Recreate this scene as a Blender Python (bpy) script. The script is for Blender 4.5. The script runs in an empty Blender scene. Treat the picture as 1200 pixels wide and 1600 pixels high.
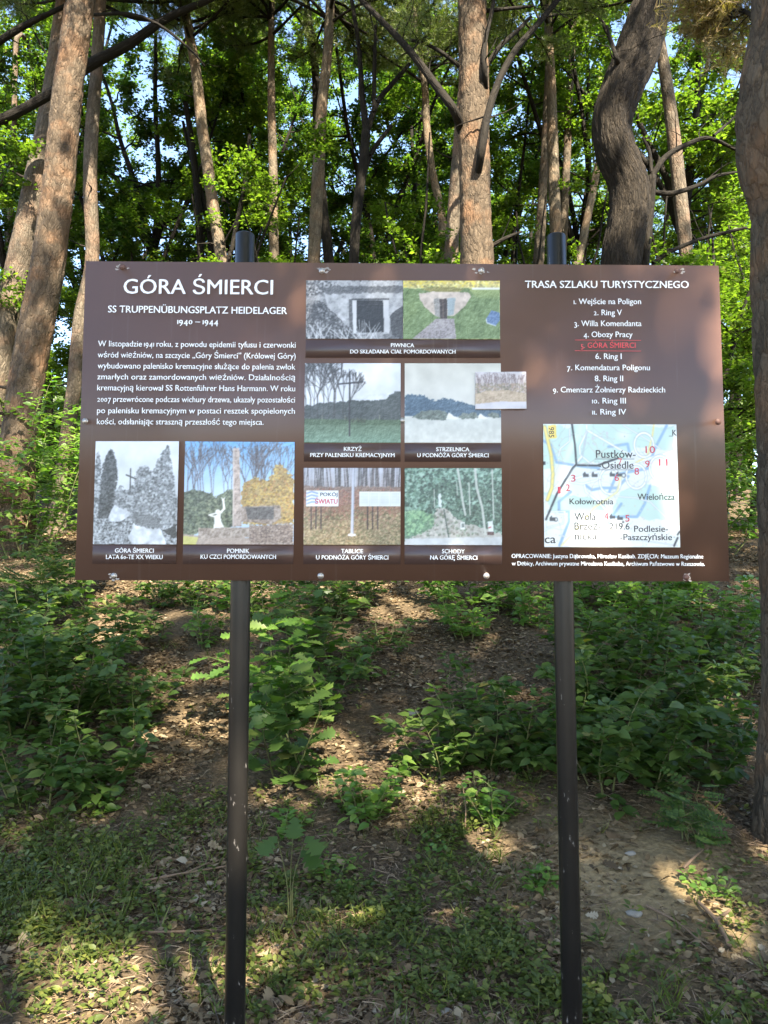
import bpy, math, random
import numpy as np
from mathutils import Matrix, Vector

S = bpy.context.scene
COL = S.collection
R = math.radians

# ------------------------------------------------------------------ camera, sky, sun, exposure
CAM = np.array([-0.0905, -2.3577, 1.50])
PITCH, YAW, ROLL, FPX = 0.08055, 0.01239, -0.0020, 1202.0
_r = np.array([math.cos(YAW), -math.sin(YAW), 0.0])
_f0 = np.array([math.sin(YAW), math.cos(YAW), 0.0])
_z = np.array([0.0, 0.0, 1.0])
FWD = _f0 * math.cos(PITCH) + _z * math.sin(PITCH)
_u = -_f0 * math.sin(PITCH) + _z * math.cos(PITCH)
RX = _r * math.cos(ROLL) - _u * math.sin(ROLL)
UY = _r * math.sin(ROLL) + _u * math.cos(ROLL)
cd = bpy.data.cameras.new("camera")
cam = bpy.data.objects.new("camera", cd)
COL.objects.link(cam)
M = Matrix.Identity(4)
for i in range(3):
    M[i][0], M[i][1], M[i][2], M[i][3] = RX[i], UY[i], -FWD[i], CAM[i]
cam.matrix_world = M
cd.sensor_width = 36.0
cd.lens = 36.0 * FPX / 1600.0
cd.clip_end = 1000.0
cd.clip_start = 0.05
S.camera = cam

SUN_EL, SUN_AZ = R(50), R(20)          # azimuth: 0 = straight behind the viewer, positive = to the viewer's right
TO_SUN = np.array([math.sin(SUN_AZ) * math.cos(SUN_EL), -math.cos(SUN_AZ) * math.cos(SUN_EL), math.sin(SUN_EL)])
w = bpy.data.worlds.new("World")
S.world = w
w.use_nodes = True
nt = w.node_tree
sky = nt.nodes.new("ShaderNodeTexSky")
sky.sky_type = 'NISHITA'
sky.sun_disc = False
sky.sun_elevation = SUN_EL
sky.sun_rotation = math.atan2(TO_SUN[0], TO_SUN[1])
nt.links.new(sky.outputs[0], nt.nodes["Background"].inputs[0])
nt.nodes["Background"].inputs[1].default_value = 0.10
sl = bpy.data.lights.new("sun", 'SUN')
sl.energy = 5.0
sl.angle = R(0.53)
sl.color = (1.0, 0.90, 0.74)
so = bpy.data.objects.new("sun", sl)
COL.objects.link(so)
so.rotation_euler = Vector(TO_SUN).to_track_quat('Z', 'Y').to_euler()
so.location = (0, -10, 30)
S.view_settings.view_transform = 'Standard'
S.view_settings.look = 'None'
S.view_settings.exposure = 2.78
S.view_settings.gamma = 1.0
S.cycles.max_bounces = 6
S.cycles.diffuse_bounces = 3
S.cycles.transmission_bounces = 4
S.cycles.glossy_bounces = 3
S.cycles.use_denoising = True

# ------------------------------------------------------------------ helpers
rng = np.random.default_rng(7)


def ray(px, py):
    d = FWD * FPX + RX * (px - 600.0) - UY * (py - 800.0)
    return d / np.linalg.norm(d)


def at(px, py, dist):
    """the point seen at photo pixel px, py that lies dist metres in front of the viewer (measured along y)"""
    d = ray(px, py)
    return CAM + d * (dist / d[1])


def mesh_from(name, V, loops, starts, mat, parent=None, uv=None, smooth=False, mats=None, mat_idx=None, col=None):
    me = bpy.data.meshes.new(name)
    V = np.asarray(V, np.float32)
    loops = np.asarray(loops, np.int32)
    starts = np.asarray(starts, np.int32)
    me.vertices.add(len(V))
    me.vertices.foreach_set("co", V.ravel())
    me.loops.add(len(loops))
    me.loops.foreach_set("vertex_index", loops)
    me.polygons.add(len(starts))
    me.polygons.foreach_set("loop_start", starts)
    if smooth:
        me.polygons.foreach_set("use_smooth", np.ones(len(starts), bool))
    for m in (mats or [mat]):
        me.materials.append(m)
    if mat_idx is not None:
        me.polygons.foreach_set("material_index", np.asarray(mat_idx, np.int32))
    if uv is not None:
        l = me.uv_layers.new(name="UVMap")
        l.data.foreach_set("uv", np.asarray(uv, np.float32).ravel())
    if col is not None:
        a = me.color_attributes.new("paint", 'FLOAT_COLOR', 'POINT')
        a.data.foreach_set("color", np.asarray(col, np.float32).ravel())
    me.update(calc_edges=True)
    o = bpy.data.objects.new(name, me)
    COL.objects.link(o)
    o.parent = parent
    return o


class MB:
    """collects pieces of one mesh"""
    def __init__(s):
        s.V, s.L, s.S, s.U, s.n, s.nl = [], [], [], [], 0, 0

    def add(s, V, faces, uv=None):
        V = np.asarray(V, float)
        s.V.append(V)
        lens = np.array([len(f) for f in faces])
        L = np.concatenate([np.asarray(f) for f in faces]) + s.n
        st = np.concatenate([[0], np.cumsum(lens)[:-1]]) + s.nl
        s.L.append(L)
        s.S.append(st)
        s.U.append(np.zeros((len(L), 2)) if uv is None else uv)
        s.n += len(V)
        s.nl += len(L)

    def addarr(s, V, L, st, uv=None):
        s.V.append(np.asarray(V, float))
        s.L.append(np.asarray(L) + s.n)
        s.S.append(np.asarray(st) + s.nl)
        s.U.append(np.zeros((len(L), 2)) if uv is None else uv)
        s.n += len(V)
        s.nl += len(L)

    def build(s, name, mat, parent=None, smooth=False):
        return mesh_from(name, np.concatenate(s.V), np.concatenate(s.L), np.concatenate(s.S), mat, parent,
                         uv=np.concatenate(s.U), smooth=smooth)


def empty(name, loc):
    o = bpy.data.objects.new(name, None)
    COL.objects.link(o)
    o.location = [float(v) for v in loc]
    o.empty_display_size = 0.1
    return o


def tag(o, label=None, cat=None, group=None, kind=None):
    if label: o["label"] = label
    if cat: o["category"] = cat
    if group: o["group"] = group
    if kind: o["kind"] = kind
    return o


def _hash(ix, iy, seed):
    h = (ix.astype(np.int64) * 374761393 + iy.astype(np.int64) * 668265263 + seed * 974634777) & 0xFFFFFFFF
    h = ((h ^ (h >> 13)) * 1274126177) & 0xFFFFFFFF
    return ((h ^ (h >> 16)) & 0xFFFF) / 65535.0


def vnoise(x, y, seed=0):
    x = np.asarray(x, float); y = np.asarray(y, float)
    ix = np.floor(x); iy = np.floor(y)
    fx = x - ix; fy = y - iy
    fx = fx * fx * (3 - 2 * fx); fy = fy * fy * (3 - 2 * fy)
    a = _hash(ix, iy, seed); b = _hash(ix + 1, iy, seed); c = _hash(ix, iy + 1, seed); d = _hash(ix + 1, iy + 1, seed)
    return (a * (1 - fx) + b * fx) * (1 - fy) + (c * (1 - fx) + d * fx) * fy


def fbm(x, y, seed=0, octs=4):
    s, a, t = 0.0, 1.0, 0.0
    for k in range(octs):
        s = s + a * vnoise(np.asarray(x) * 2 ** k, np.asarray(y) * 2 ** k, seed + k * 17)
        t += a
        a *= 0.5
    return s / t


PY = np.array([-200, -3, 0.3, 0.9, 1.6, 2.3, 3.0, 4.0, 5.0, 6.0, 8.0, 12.0, 20.0, 40.0, 80.0, 300.0])
PZ = np.array([0, 0, 0.0, 0.03, 0.12, 0.27, 0.50, 0.86, 1.18, 1.46, 1.95, 2.8, 4.0, 6.0, 8.0, 10.0])


def H(x, y):
    x = np.asarray(x, float); y = np.asarray(y, float)
    z = np.interp(y, PY, PZ)
    near = np.clip((y + 0.5) / 2.0, 0, 1)
    z = z + near * 0.16 * (fbm(x * 0.8 + 9, y * 0.8, 3, 3) - 0.5)
    # the worn bank on the right starts nearer to the post
    bank = np.exp(-((x - 1.25) / 0.8) ** 2) * np.clip((y - 0.45) / 1.1, 0, 1) * np.clip((4.5 - y) / 2.5, 0, 1)
    z = z + 0.10 * bank
    z = z + 0.035 * (fbm(x * 3.1, y * 3.1, 11, 3) - 0.5) + 0.012 * (fbm(x * 14, y * 14, 23, 2) - 0.5)
    return z


def ground_px(px, py):
    d = ray(px, py)
    t = np.linspace(2.2, 40, 4000)
    P = CAM[None] + d[None] * t[:, None]
    below = P[:, 2] < H(P[:, 0], P[:, 1])
    i = int(np.argmax(below)) if below.any() else len(t) - 1
    return P[i]


# ------------------------------------------------------------------ materials
def new_mat(name):
    m = bpy.data.materials.new(name)
    m.use_nodes = True
    n = m.node_tree
    return m, n, n.nodes["Principled BSDF"]


def N(n, t, **kw):
    q = n.nodes.new(t)
    for k, v in kw.items():
        if k.startswith("i_"):
            q.inputs[k[2:].replace("_", " ")].default_value = v
        else:
            setattr(q, k, v)
    return q


def ramp(n, src, stops):
    q = n.nodes.new("ShaderNodeValToRGB")
    e = q.color_ramp.elements
    while len(e) < len(stops):
        e.new(0.5)
    for i, (p, c) in enumerate(stops):
        e[i].position = p
        e[i].color = (*c, 1)
    n.links.new(src, q.inputs[0])
    return q


def mixc(n, fac, a, b, blend='MIX'):
    q = n.nodes.new("ShaderNodeMix")
    q.data_type = 'RGBA'
    q.blend_type = blend
    for s, v in ((q.inputs["Factor"], fac), (q.inputs[6], a), (q.inputs[7], b)):
        if hasattr(v, "is_linked") or isinstance(v, bpy.types.NodeSocket):
            n.links.new(v, s)
        else:
            s.default_value = v if isinstance(v, (int, float)) else (*v, 1)
    return q.outputs[2]


def leaf_mat(name, stops, trans=0.4, tcol=(1.5, 1.9, 0.6), rough=0.45, spec=0.35):
    m, n, b = new_mat(name)
    g = n.nodes.new("ShaderNodeNewGeometry")
    rp = ramp(n, g.outputs["Random Per Island"], stops)
    n.links.new(rp.outputs[0], b.inputs["Base Color"])
    b.inputs["Roughness"].default_value = rough
    b.inputs["Specular IOR Level"].default_value = spec
    if trans > 0:
        t = n.nodes.new("ShaderNodeBsdfTranslucent")
        c = mixc(n, 1.0, rp.outputs[0], tcol, 'MULTIPLY')
        n.links.new(c, t.inputs[0])
        mx = n.nodes.new("ShaderNodeMixShader")
        mx.inputs[0].default_value = trans
        n.links.new(b.outputs[0], mx.inputs[1])
        n.links.new(t.outputs[0], mx.inputs[2])
        n.links.new(mx.outputs[0], n.nodes["Material Output"].inputs[0])
    return m


def bark_mat(name, dark, mid, light, su, sv, bump, plate=0.5, orange=None, crack=0.45):
    m, n, b = new_mat(name)
    uv = n.nodes.new("ShaderNodeUVMap")
    mp = N(n, "ShaderNodeMapping")
    mp.inputs["Scale"].default_value = (su, sv, 1)
    n.links.new(uv.outputs[0], mp.inputs[0])
    nz = N(n, "ShaderNodeTexNoise", i_Scale=1.3, i_Detail=4.0)
    n.links.new(mp.outputs[0], nz.inputs["Vector"])
    dis = n.nodes.new("ShaderNodeVectorMath"); dis.operation = 'MULTIPLY_ADD'
    dis.inputs[1].default_value = (1.6, 1.6, 0.0)
    n.links.new(nz.outputs["Color"], dis.inputs[0])
    n.links.new(mp.outputs[0], dis.inputs[2])
    vo = N(n, "ShaderNodeTexVoronoi", feature='DISTANCE_TO_EDGE', i_Scale=1.0)
    n.links.new(dis.outputs[0], vo.inputs["Vector"])
    vc = N(n, "ShaderNodeTexVoronoi", feature='F1', i_Scale=1.0)
    n.links.new(dis.outputs[0], vc.inputs["Vector"])
    fine = N(n, "ShaderNodeTexNoise", i_Scale=5.0, i_Detail=6.0, i_Roughness=0.7)
    n.links.new(mp.outputs[0], fine.inputs["Vector"])
    big = N(n, "ShaderNodeTexNoise", i_Scale=2.4, i_Detail=4.0, i_Roughness=0.6)
    n.links.new(uv.outputs[0], big.inputs["Vector"])
    plates = mixc(n, plate, fine.outputs[0], vc.outputs["Color"])
    base = ramp(n, plates, [(0.25, dark), (0.5, mid), (0.8, light)]).outputs[0]
    if orange:
        og = ramp(n, big.outputs[0], [(0.47, (0, 0, 0)), (0.66, (1, 1, 1))])
        base = mixc(n, og.outputs[0], base, mixc(n, 0.55, base, orange))
    cr = ramp(n, vo.outputs[0], [(0.0, (0.35, 0.31, 0.28)), (0.10, (1, 1, 1))])
    base = mixc(n, crack, base, cr.outputs[0], 'MULTIPLY')
    n.links.new(base, b.inputs["Base Color"])
    b.inputs["Roughness"].default_value = 0.9
    b.inputs["Specular IOR Level"].default_value = 0.2
    h1 = n.nodes.new("ShaderNodeMath"); h1.operation = 'MULTIPLY_ADD'
    sm = ramp(n, vo.outputs[0], [(0.0, (0, 0, 0)), (0.25, (1, 1, 1))])
    n.links.new(fine.outputs[0], h1.inputs[0]); h1.inputs[1].default_value = 0.6
    n.links.new(sm.outputs[0], h1.inputs[2])
    bp = N(n, "ShaderNodeBump"); bp.inputs["Strength"].default_value = 1.0
    bp.inputs["Distance"].default_value = bump
    n.links.new(h1.outputs[0], bp.inputs["Height"])
    n.links.new(bp.outputs[0], b.inputs["Normal"])
    return m


M_PINE = bark_mat("pine_bark", (0.034, 0.026, 0.018), (0.078, 0.058, 0.038), (0.14, 0.106, 0.072), 26, 9.0, 0.008, 0.35, (0.20, 0.105, 0.052))
M_PINEG = bark_mat("grey_pine_bark", (0.042, 0.034, 0.024), (0.095, 0.077, 0.055), (0.175, 0.142, 0.102), 26, 9.0, 0.008, 0.3, (0.20, 0.12, 0.075))
M_PINEP = bark_mat("sunlit_pine_bark", (0.052, 0.042, 0.028), (0.125, 0.101, 0.07), (0.23, 0.187, 0.128), 26, 9.0, 0.008, 0.3, (0.22, 0.135, 0.075))  # pine bark lightened: sunlight on these trunks put into the colour
M_OAK = bark_mat("shaded_oak_bark", (0.014, 0.011, 0.007), (0.030, 0.023, 0.015), (0.060, 0.046, 0.031), 36, 6.5, 0.02, 0.3, None, 0.7)  # albedo lowered: shade on the oak trunk put into its colour
M_DARK = bark_mat("shaded_bark", (0.006, 0.005, 0.0036), (0.013, 0.0105, 0.007), (0.027, 0.022, 0.015), 20, 5.0, 0.008, 0.3)  # near-black: canopy shade on stems and limbs put into the bark colour
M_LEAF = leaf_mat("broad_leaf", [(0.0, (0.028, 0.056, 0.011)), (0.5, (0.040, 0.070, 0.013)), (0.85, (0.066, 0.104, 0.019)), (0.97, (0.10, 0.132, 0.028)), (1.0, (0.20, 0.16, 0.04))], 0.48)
M_LEAFB = leaf_mat("light_broad_leaf", [(0.0, (0.050, 0.084, 0.012)), (0.6, (0.090, 0.134, 0.019)), (1.0, (0.15, 0.185, 0.034))], 0.52)  # lighter copy of the broad leaf, look of sunlit foliage put into the green
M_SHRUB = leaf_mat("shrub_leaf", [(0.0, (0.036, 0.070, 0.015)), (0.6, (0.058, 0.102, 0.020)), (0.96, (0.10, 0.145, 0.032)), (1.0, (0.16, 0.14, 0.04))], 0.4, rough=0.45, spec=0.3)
M_SHRUBB = leaf_mat("bright_shrub_leaf", [(0.0, (0.06, 0.125, 0.02)), (0.6, (0.10, 0.18, 0.03)), (1.0, (0.17, 0.24, 0.05))], 0.4, rough=0.38, spec=0.45)  # brighter leaf copy: sunlight on sunny shrubs put into the green; also light plants
M_NEEDLE = leaf_mat("pine_needle", [(0.0, (0.06, 0.085, 0.025)), (0.7, (0.12, 0.15, 0.045)), (1.0, (0.20, 0.20, 0.07))], 0.35)
M_DRY = leaf_mat("dry_needle", [(0.0, (0.12, 0.10, 0.04)), (0.6, (0.22, 0.16, 0.07)), (1.0, (0.30, 0.20, 0.09))], 0.25)
M_HERB = leaf_mat("herb_leaf", [(0.0, (0.045, 0.064, 0.012)), (0.7, (0.088, 0.110, 0.022)), (1.0, (0.17, 0.175, 0.04))], 0.35)
M_LITTER = leaf_mat("dead_leaf", [(0.0, (0.055, 0.038, 0.021)), (0.35, (0.118, 0.080, 0.042)), (0.7, (0.18, 0.127, 0.07)), (0.93, (0.24, 0.185, 0.108)), (1.0, (0.28, 0.235, 0.165))], 0.12, (1.2, 1.0, 0.8), 0.7, 0.2)
M_TWIG = leaf_mat("dead_twig", [(0.0, (0.06, 0.042, 0.03)), (0.6, (0.16, 0.105, 0.065)), (1.0, (0.30, 0.22, 0.14))], 0.0, rough=0.85)
M_STEM = leaf_mat("green_stem", [(0.0, (0.08, 0.08, 0.03)), (1.0, (0.12, 0.13, 0.04))], 0.0, rough=0.6)


def soil_mat():
    m, n, b = new_mat("forest_soil")
    g = n.nodes.new("ShaderNodeNewGeometry")
    sx = n.nodes.new("ShaderNodeSeparateXYZ")
    n.links.new(g.outputs["Position"], sx.inputs[0])
    a = N(n, "ShaderNodeTexNoise", i_Scale=2.2, i_Detail=6.0, i_Roughness=0.65)
    f = N(n, "ShaderNodeTexNoise", i_Scale=38.0, i_Detail=6.0, i_Roughness=0.75)
    v = N(n, "ShaderNodeTexVoronoi", feature='F1', i_Scale=30.0)
    for q in (a, f, v):
        n.links.new(g.outputs["Position"], q.inputs["Vector"])
    c1 = ramp(n, f.outputs[0], [(0.25, (0.036, 0.027, 0.016)), (0.5, (0.085, 0.063, 0.037)), (0.75, (0.155, 0.118, 0.07))])
    c2 = ramp(n, f.outputs[0], [(0.25, (0.15, 0.110, 0.058)), (0.55, (0.26, 0.195, 0.105)), (0.8, (0.37, 0.29, 0.165))])
    at_ = n.nodes.new("ShaderNodeAttribute"); at_.attribute_name = "paint"
    sc = n.nodes.new("ShaderNodeSeparateColor")
    n.links.new(at_.outputs[0], sc.inputs[0])
    base = mixc(n, sc.outputs[0], c1.outputs[0], c2.outputs[0])
    wt = ramp(n, a.outputs[0], [(0.3, (0.72, 0.70, 0.68)), (0.7, (1.15, 1.12, 1.08))])
    base = mixc(n, 1.0, base, wt.outputs[0], 'MULTIPLY')
    n.links.new(base, b.inputs["Base Color"])
    b.inputs["Roughness"].default_value = 0.95
    b.inputs["Specular IOR Level"].default_value = 0.15
    ad = n.nodes.new("ShaderNodeMath"); ad.operation = 'ADD'
    n.links.new(f.outputs[0], ad.inputs[0]); n.links.new(v.outputs[0], ad.inputs[1])
    bp = N(n, "ShaderNodeBump"); bp.inputs["Strength"].default_value = 0.8; bp.inputs["Distance"].default_value = 0.02
    n.links.new(ad.outputs[0], bp.inputs["Height"])
    n.links.new(bp.outputs[0], b.inputs["Normal"])
    return m


M_SOIL = soil_mat()


def plain(name, c, rough=0.5, metal=0.0, spec=0.5, noise=0.0, coat=0.0):
    m, n, b = new_mat(name)
    b.inputs["Base Color"].default_value = (*c, 1)
    b.inputs["Roughness"].default_value = rough
    b.inputs["Metallic"].default_value = metal
    b.inputs["Specular IOR Level"].default_value = spec
    if noise:
        tc = n.nodes.new("ShaderNodeTexCoord")
        q = N(n, "ShaderNodeTexNoise", i_Scale=9.0, i_Detail=5.0)
        n.links.new(tc.outputs["Object"], q.inputs["Vector"])
        rr = ramp(n, q.outputs[0], [(0.3, tuple(v * (1 - noise) for v in c)), (0.7, tuple(v * (1 + noise) for v in c))])
        n.links.new(rr.outputs[0], b.inputs["Base Color"])
    return m

# ------------------------------------------------------------------ ground
def axis(dense_lo, dense_hi, step, lo, hi):
    a = list(np.arange(dense_lo, dense_hi + 1e-6, step))
    s, v = step, dense_hi
    while v < hi:
        s *= 1.12; v += s; a.append(v)
    s, v = step, dense_lo
    while v > lo:
        s *= 1.12; v -= s; a.insert(0, v)
    return np.array(a)


gx = axis(-3.4, 3.4, 0.026, -160, 160)
gy = axis(0.1, 4.6, 0.026, -160, 260)
GX, GY = np.meshgrid(gx, gy)
GZ = H(GX, GY)


def bare_mask(x, y):
    """1 where the worn sandy bank lies"""
    c = ground_px(1000, 1370)
    m = np.exp(-(((x - c[0]) / 0.62) ** 2 + ((y - c[1]) / 0.55) ** 2) ** 1.5)
    c2 = ground_px(1110, 1430)
    m = np.maximum(m, 0.8 * np.exp(-(((x - c2[0]) / 0.5) ** 2 + ((y - c2[1]) / 0.35) ** 2) ** 1.5))
    return np.clip(m * (0.45 + 1.1 * fbm(x * 2.3, y * 2.3, 31, 3)), 0, 1)


nxg, nyg = len(gx), len(gy)
idx = np.arange(nxg * nyg).reshape(nyg, nxg)
q = np.stack([idx[:-1, :-1], idx[:-1, 1:], idx[1:, 1:], idx[1:, :-1]], -1).reshape(-1, 4)
bm_ = bare_mask(GX, GY).ravel()
ground = mesh_from("ground", np.stack([GX.ravel(), GY.ravel(), GZ.ravel()], 1), q.ravel(), np.arange(len(q)) * 4, M_SOIL, smooth=True,
                   col=np.stack([bm_, bm_, bm_, np.ones_like(bm_)], 1))
tag(ground, kind="structure")


# ------------------------------------------------------------------ the information sign
sign = empty("information_sign", (0, 0, 0))
tag(sign, "large brown information board with photographs and a map on two black posts", "sign")


def board_xy(px, py, y=0.0):
    d = ray(px, py)
    t = (y - CAM[1]) / d[1]
    p = CAM + d * t
    return np.array([p[0], p[2]])


def box_arr(x0, x1, y0, y1, z0, z1):
    V = [(x0, y0, z0), (x1, y0, z0), (x1, y1, z0), (x0, y1, z0), (x0, y0, z1), (x1, y0, z1), (x1, y1, z1), (x0, y1, z1)]
    F = [(0, 3, 2, 1), (4, 5, 6, 7), (0, 1, 5, 4), (1, 2, 6, 5), (2, 3, 7, 6), (3, 0, 4, 7)]
    return np.array(V, float), F


def sign_paint(name, base, var, rough):
    m, n, b = new_mat(name)
    tc = n.nodes.new("ShaderNodeTexCoord")
    q = N(n, "ShaderNodeTexNoise", i_Scale=3.0, i_Detail=6.0, i_Roughness=0.6)
    n.links.new(tc.outputs["Object"], q.inputs["Vector"])
    rr = ramp(n, q.outputs[0], [(0.3, tuple(c * (1 - var) for c in base)), (0.7, tuple(c * (1 + var) for c in base))])
    mp = N(n, "ShaderNodeMapping"); mp.inputs["Scale"].default_value = (60, 60, 2.5)
    n.links.new(tc.outputs["Object"], mp.inputs[0])
    d = N(n, "ShaderNodeTexNoise", i_Scale=1.0, i_Detail=4.0)
    n.links.new(mp.outputs[0], d.inputs["Vector"])
    dr = ramp(n, d.outputs[0], [(0.62, (0, 0, 0)), (0.8, (1, 1, 1))])
    c = mixc(n, 0.0, rr.outputs[0], rr.outputs[0])
    dm = n.nodes.new("ShaderNodeMath"); dm.operation = 'MULTIPLY'; dm.inputs[1].default_value = 0.2
    n.links.new(dr.outputs[0], dm.inputs[0])
    c = mixc(n, dm.outputs[0], rr.outputs[0], (0.3, 0.26, 0.23))
    n.links.new(c, b.inputs["Base Color"])
    rf = n.nodes.new("ShaderNodeMath"); rf.operation = 'MULTIPLY_ADD'
    rf.inputs[1].default_value = 0.12; rf.inputs[2].default_value = rough - 0.06
    n.links.new(q.outputs[0], rf.inputs[0]); n.links.new(rf.outputs[0], b.inputs["Roughness"])
    b.inputs["Specular IOR Level"].default_value = 0.55
    return m


M_BOARD = sign_paint("brown_sign_print", (0.132, 0.070, 0.047), 0.08, 0.33)
M_BAR = sign_paint("dark_brown_caption_print", (0.090, 0.052, 0.042), 0.06, 0.30)
M_ALU = plain("pale_cut_edge", (0.55, 0.5, 0.46), 0.45)
M_POST = None


def post_mat():
    m, n, b = new_mat("black_post_paint")
    tc = n.nodes.new("ShaderNodeTexCoord")
    mp = N(n, "ShaderNodeMapping"); mp.inputs["Scale"].default_value = (1, 1, 0.35)
    n.links.new(tc.outputs["Object"], mp.inputs[0])
    a = N(n, "ShaderNodeTexNoise", i_Scale=55.0, i_Detail=5.0, i_Roughness=0.65)
    n.links.new(mp.outputs[0], a.inputs["Vector"])
    s = N(n, "ShaderNodeTexNoise", i_Scale=7.0, i_Detail=6.0)
    n.links.new(mp.outputs[0], s.inputs["Vector"])
    ch = ramp(n, a.outputs[0], [(0.655, (0, 0, 0)), (0.70, (1, 1, 1))])
    bc = ramp(n, s.outputs[0], [(0.3, (0.006, 0.0055, 0.0053)), (0.7, (0.013, 0.0115, 0.0095))])
    n.links.new(mixc(n, ch.outputs[0], bc.outputs[0], (0.17, 0.155, 0.14)), b.inputs["Base Color"])
    b.inputs["Roughness"].default_value = 0.3
    b.inputs["Specular IOR Level"].default_value = 0.4
    bp = N(n, "ShaderNodeBump"); bp.inputs["Strength"].default_value = 0.25; bp.inputs["Distance"].default_value = 0.002
    n.links.new(a.outputs[0], bp.inputs["Height"]); n.links.new(bp.outputs[0], b.inputs["Normal"])
    return m


M_POST = post_mat()
ZB, ZT = 1.4798, 2.4783
# board: thin composite sheet, pale cut edge and printed face
V, F = box_arr(-1.0, 1.0, 0.0, 0.004, ZB, ZT)
b_ = MB(); b_.add(V, F)
board = b_.build("board", M_BOARD, sign)
me = board.data
me.materials.append(M_ALU)
for p in me.polygons:
    if abs(p.normal.y) < 0.5 or p.normal.y > 0.5:
        p.material_index = 1


def lathe(profile, segs, cx, cy):
    V, F = [], []
    for (r, z) in profile:
        for k in range(segs):
            a = 2 * math.pi * k / segs
            V.append((cx + r * math.cos(a), cy + r * math.sin(a), z))
    for i in range(len(profile) - 1):
        for k in range(segs):
            k2 = (k + 1) % segs
            F.append((i * segs + k, i * segs + k2, (i + 1) * segs + k2, (i + 1) * segs + k))
    return V, F


for side, (x0, top) in enumerate(((-0.5066, 366), (0.4957, 368))):
    yc = 0.040
    zt = board_xy(385 if side == 0 else 868, top, yc)[1]
    zb = float(H(x0, yc)) - 0.3
    sl = -0.0039
    b_ = MB()
    V, F = lathe([(0.0305, 0), (0.0305, 1.0), (0.0305, 2.0), (0.0305, zt - 0.004 - zb), (0.0285, zt - zb - 0.001), (0.024, zt - zb), (0.0001, zt - zb)], 40, 0, 0)
    V = np.array(V); V[:, 0] += sl * (V[:, 2] + zb - 1.98)
    b_.add(V, F)
    o = b_.build("post", M_POST, sign, smooth=True)
    o.location = (x0, yc, zb)
    o["label"] = ("left black tubular post, dark and even" if side == 0 else "right black tubular post with pale paint chips")
    for zc in (1.62, 2.33):       # saddle clamps behind the sheet
        cb = MB()
        V, F = box_arr(-0.05, 0.05, -0.0345, -0.0310, zc - zb - 0.015, zc - zb + 0.015)
        V[:, 0] += sl * (zc - 1.98)
        cb.add(V, F)
        cb.build("clamp", M_POST, o)

# screws with stained washers
M_SCREW = plain("zinc_screw", (0.42, 0.38, 0.34), 0.4, 0.8, noise=0.2)
M_RUST = plain("rusty_screw", (0.12, 0.06, 0.045), 0.6, 0.2, noise=0.3)
M_SMEAR = plain("scuffed_print", (0.33, 0.29, 0.26), 0.5, noise=0.25)
screws = [(191, 417, 1, 1), (503, 423, 0, 1), (752, 423, 0, 1), (1058, 423, 1, 1), (133, 658, 0, 0), (629, 657, 0, 0), (1122, 659, 1, 0),
          (178, 900, 0, 1), (501, 900, 0, 0), (760, 900, 0, 0), (1072, 902, 1, 1)]
for i, (px, py, rusty, smear) in enumerate(screws):
    c = board_xy(px, py)
    b_ = MB()
    prof = [(0.0001, -0.0034), (0.0035, -0.0032), (0.0062, -0.0022), (0.0068, -0.0012), (0.0095, -0.0010), (0.0098, 0.0)]
    V, F = lathe(prof, 16, 0, 0)
    V = np.array([(v[0], v[2], v[1]) for v in V])
    F = [f[::-1] for f in F]
    b_.add(V, F)
    o = b_.build("screw", M_RUST if rusty else M_SCREW, sign, smooth=True)
    o.location = (c[0], 0, c[1])
    if smear:
        b_ = MB()
        for k in range(7):
            a = rng.uniform(0, 6.28); r = rng.uniform(0.008, 0.020)
            cx, cz = r * math.cos(a) * 1.3, r * math.sin(a) * 0.6
            n_ = 7
            an = np.linspace(0, 6.28, n_, endpoint=False)
            rr = rng.uniform(0.0012, 0.0045, n_)
            b_.add(np.stack([cx + rr * np.cos(an) * 1.8, np.full(n_, -0.0004 - 0.0001 * k), cz + rr * np.sin(an)], 1), [tuple(range(n_))[::-1]])
        b_.build("scuff", M_SMEAR, o)


# ---- lettering
_tc = bpy.data.curves.new("lettering_source", 'FONT')
_to = bpy.data.objects.new("lettering_source", _tc)
COL.objects.link(_to)
_cache = {}


def run_mesh(s, weight):
    k = (s, weight)
    if k not in _cache:
        _tc.body = s
        _tc.resolution_u = 3
        _tc.offset = 0.0
        dg = bpy.context.evaluated_depsgraph_get()
        dg.update()
        m = bpy.data.meshes.new_from_object(_to.evaluated_get(dg))
        V = np.empty(len(m.vertices) * 3, np.float32)
        m.vertices.foreach_get("co", V)
        V = V.reshape(-1, 3).astype(float)
        F = [tuple(p.vertices) for p in m.polygons]
        bpy.data.meshes.remove(m)
        _cache[k] = (V, F)
    return _cache[k]


CAPH = float(run_mesh("H", 0.0)[0][:, 1].max())
XH = float(run_mesh("x", 0.0)[0][:, 1].max())
OLD = {'0': 0, '1': 0, '2': 0, '3': 1, '4': 1, '5': 1, '7': 1, '9': 1, '6': 2, '8': 2}


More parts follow.
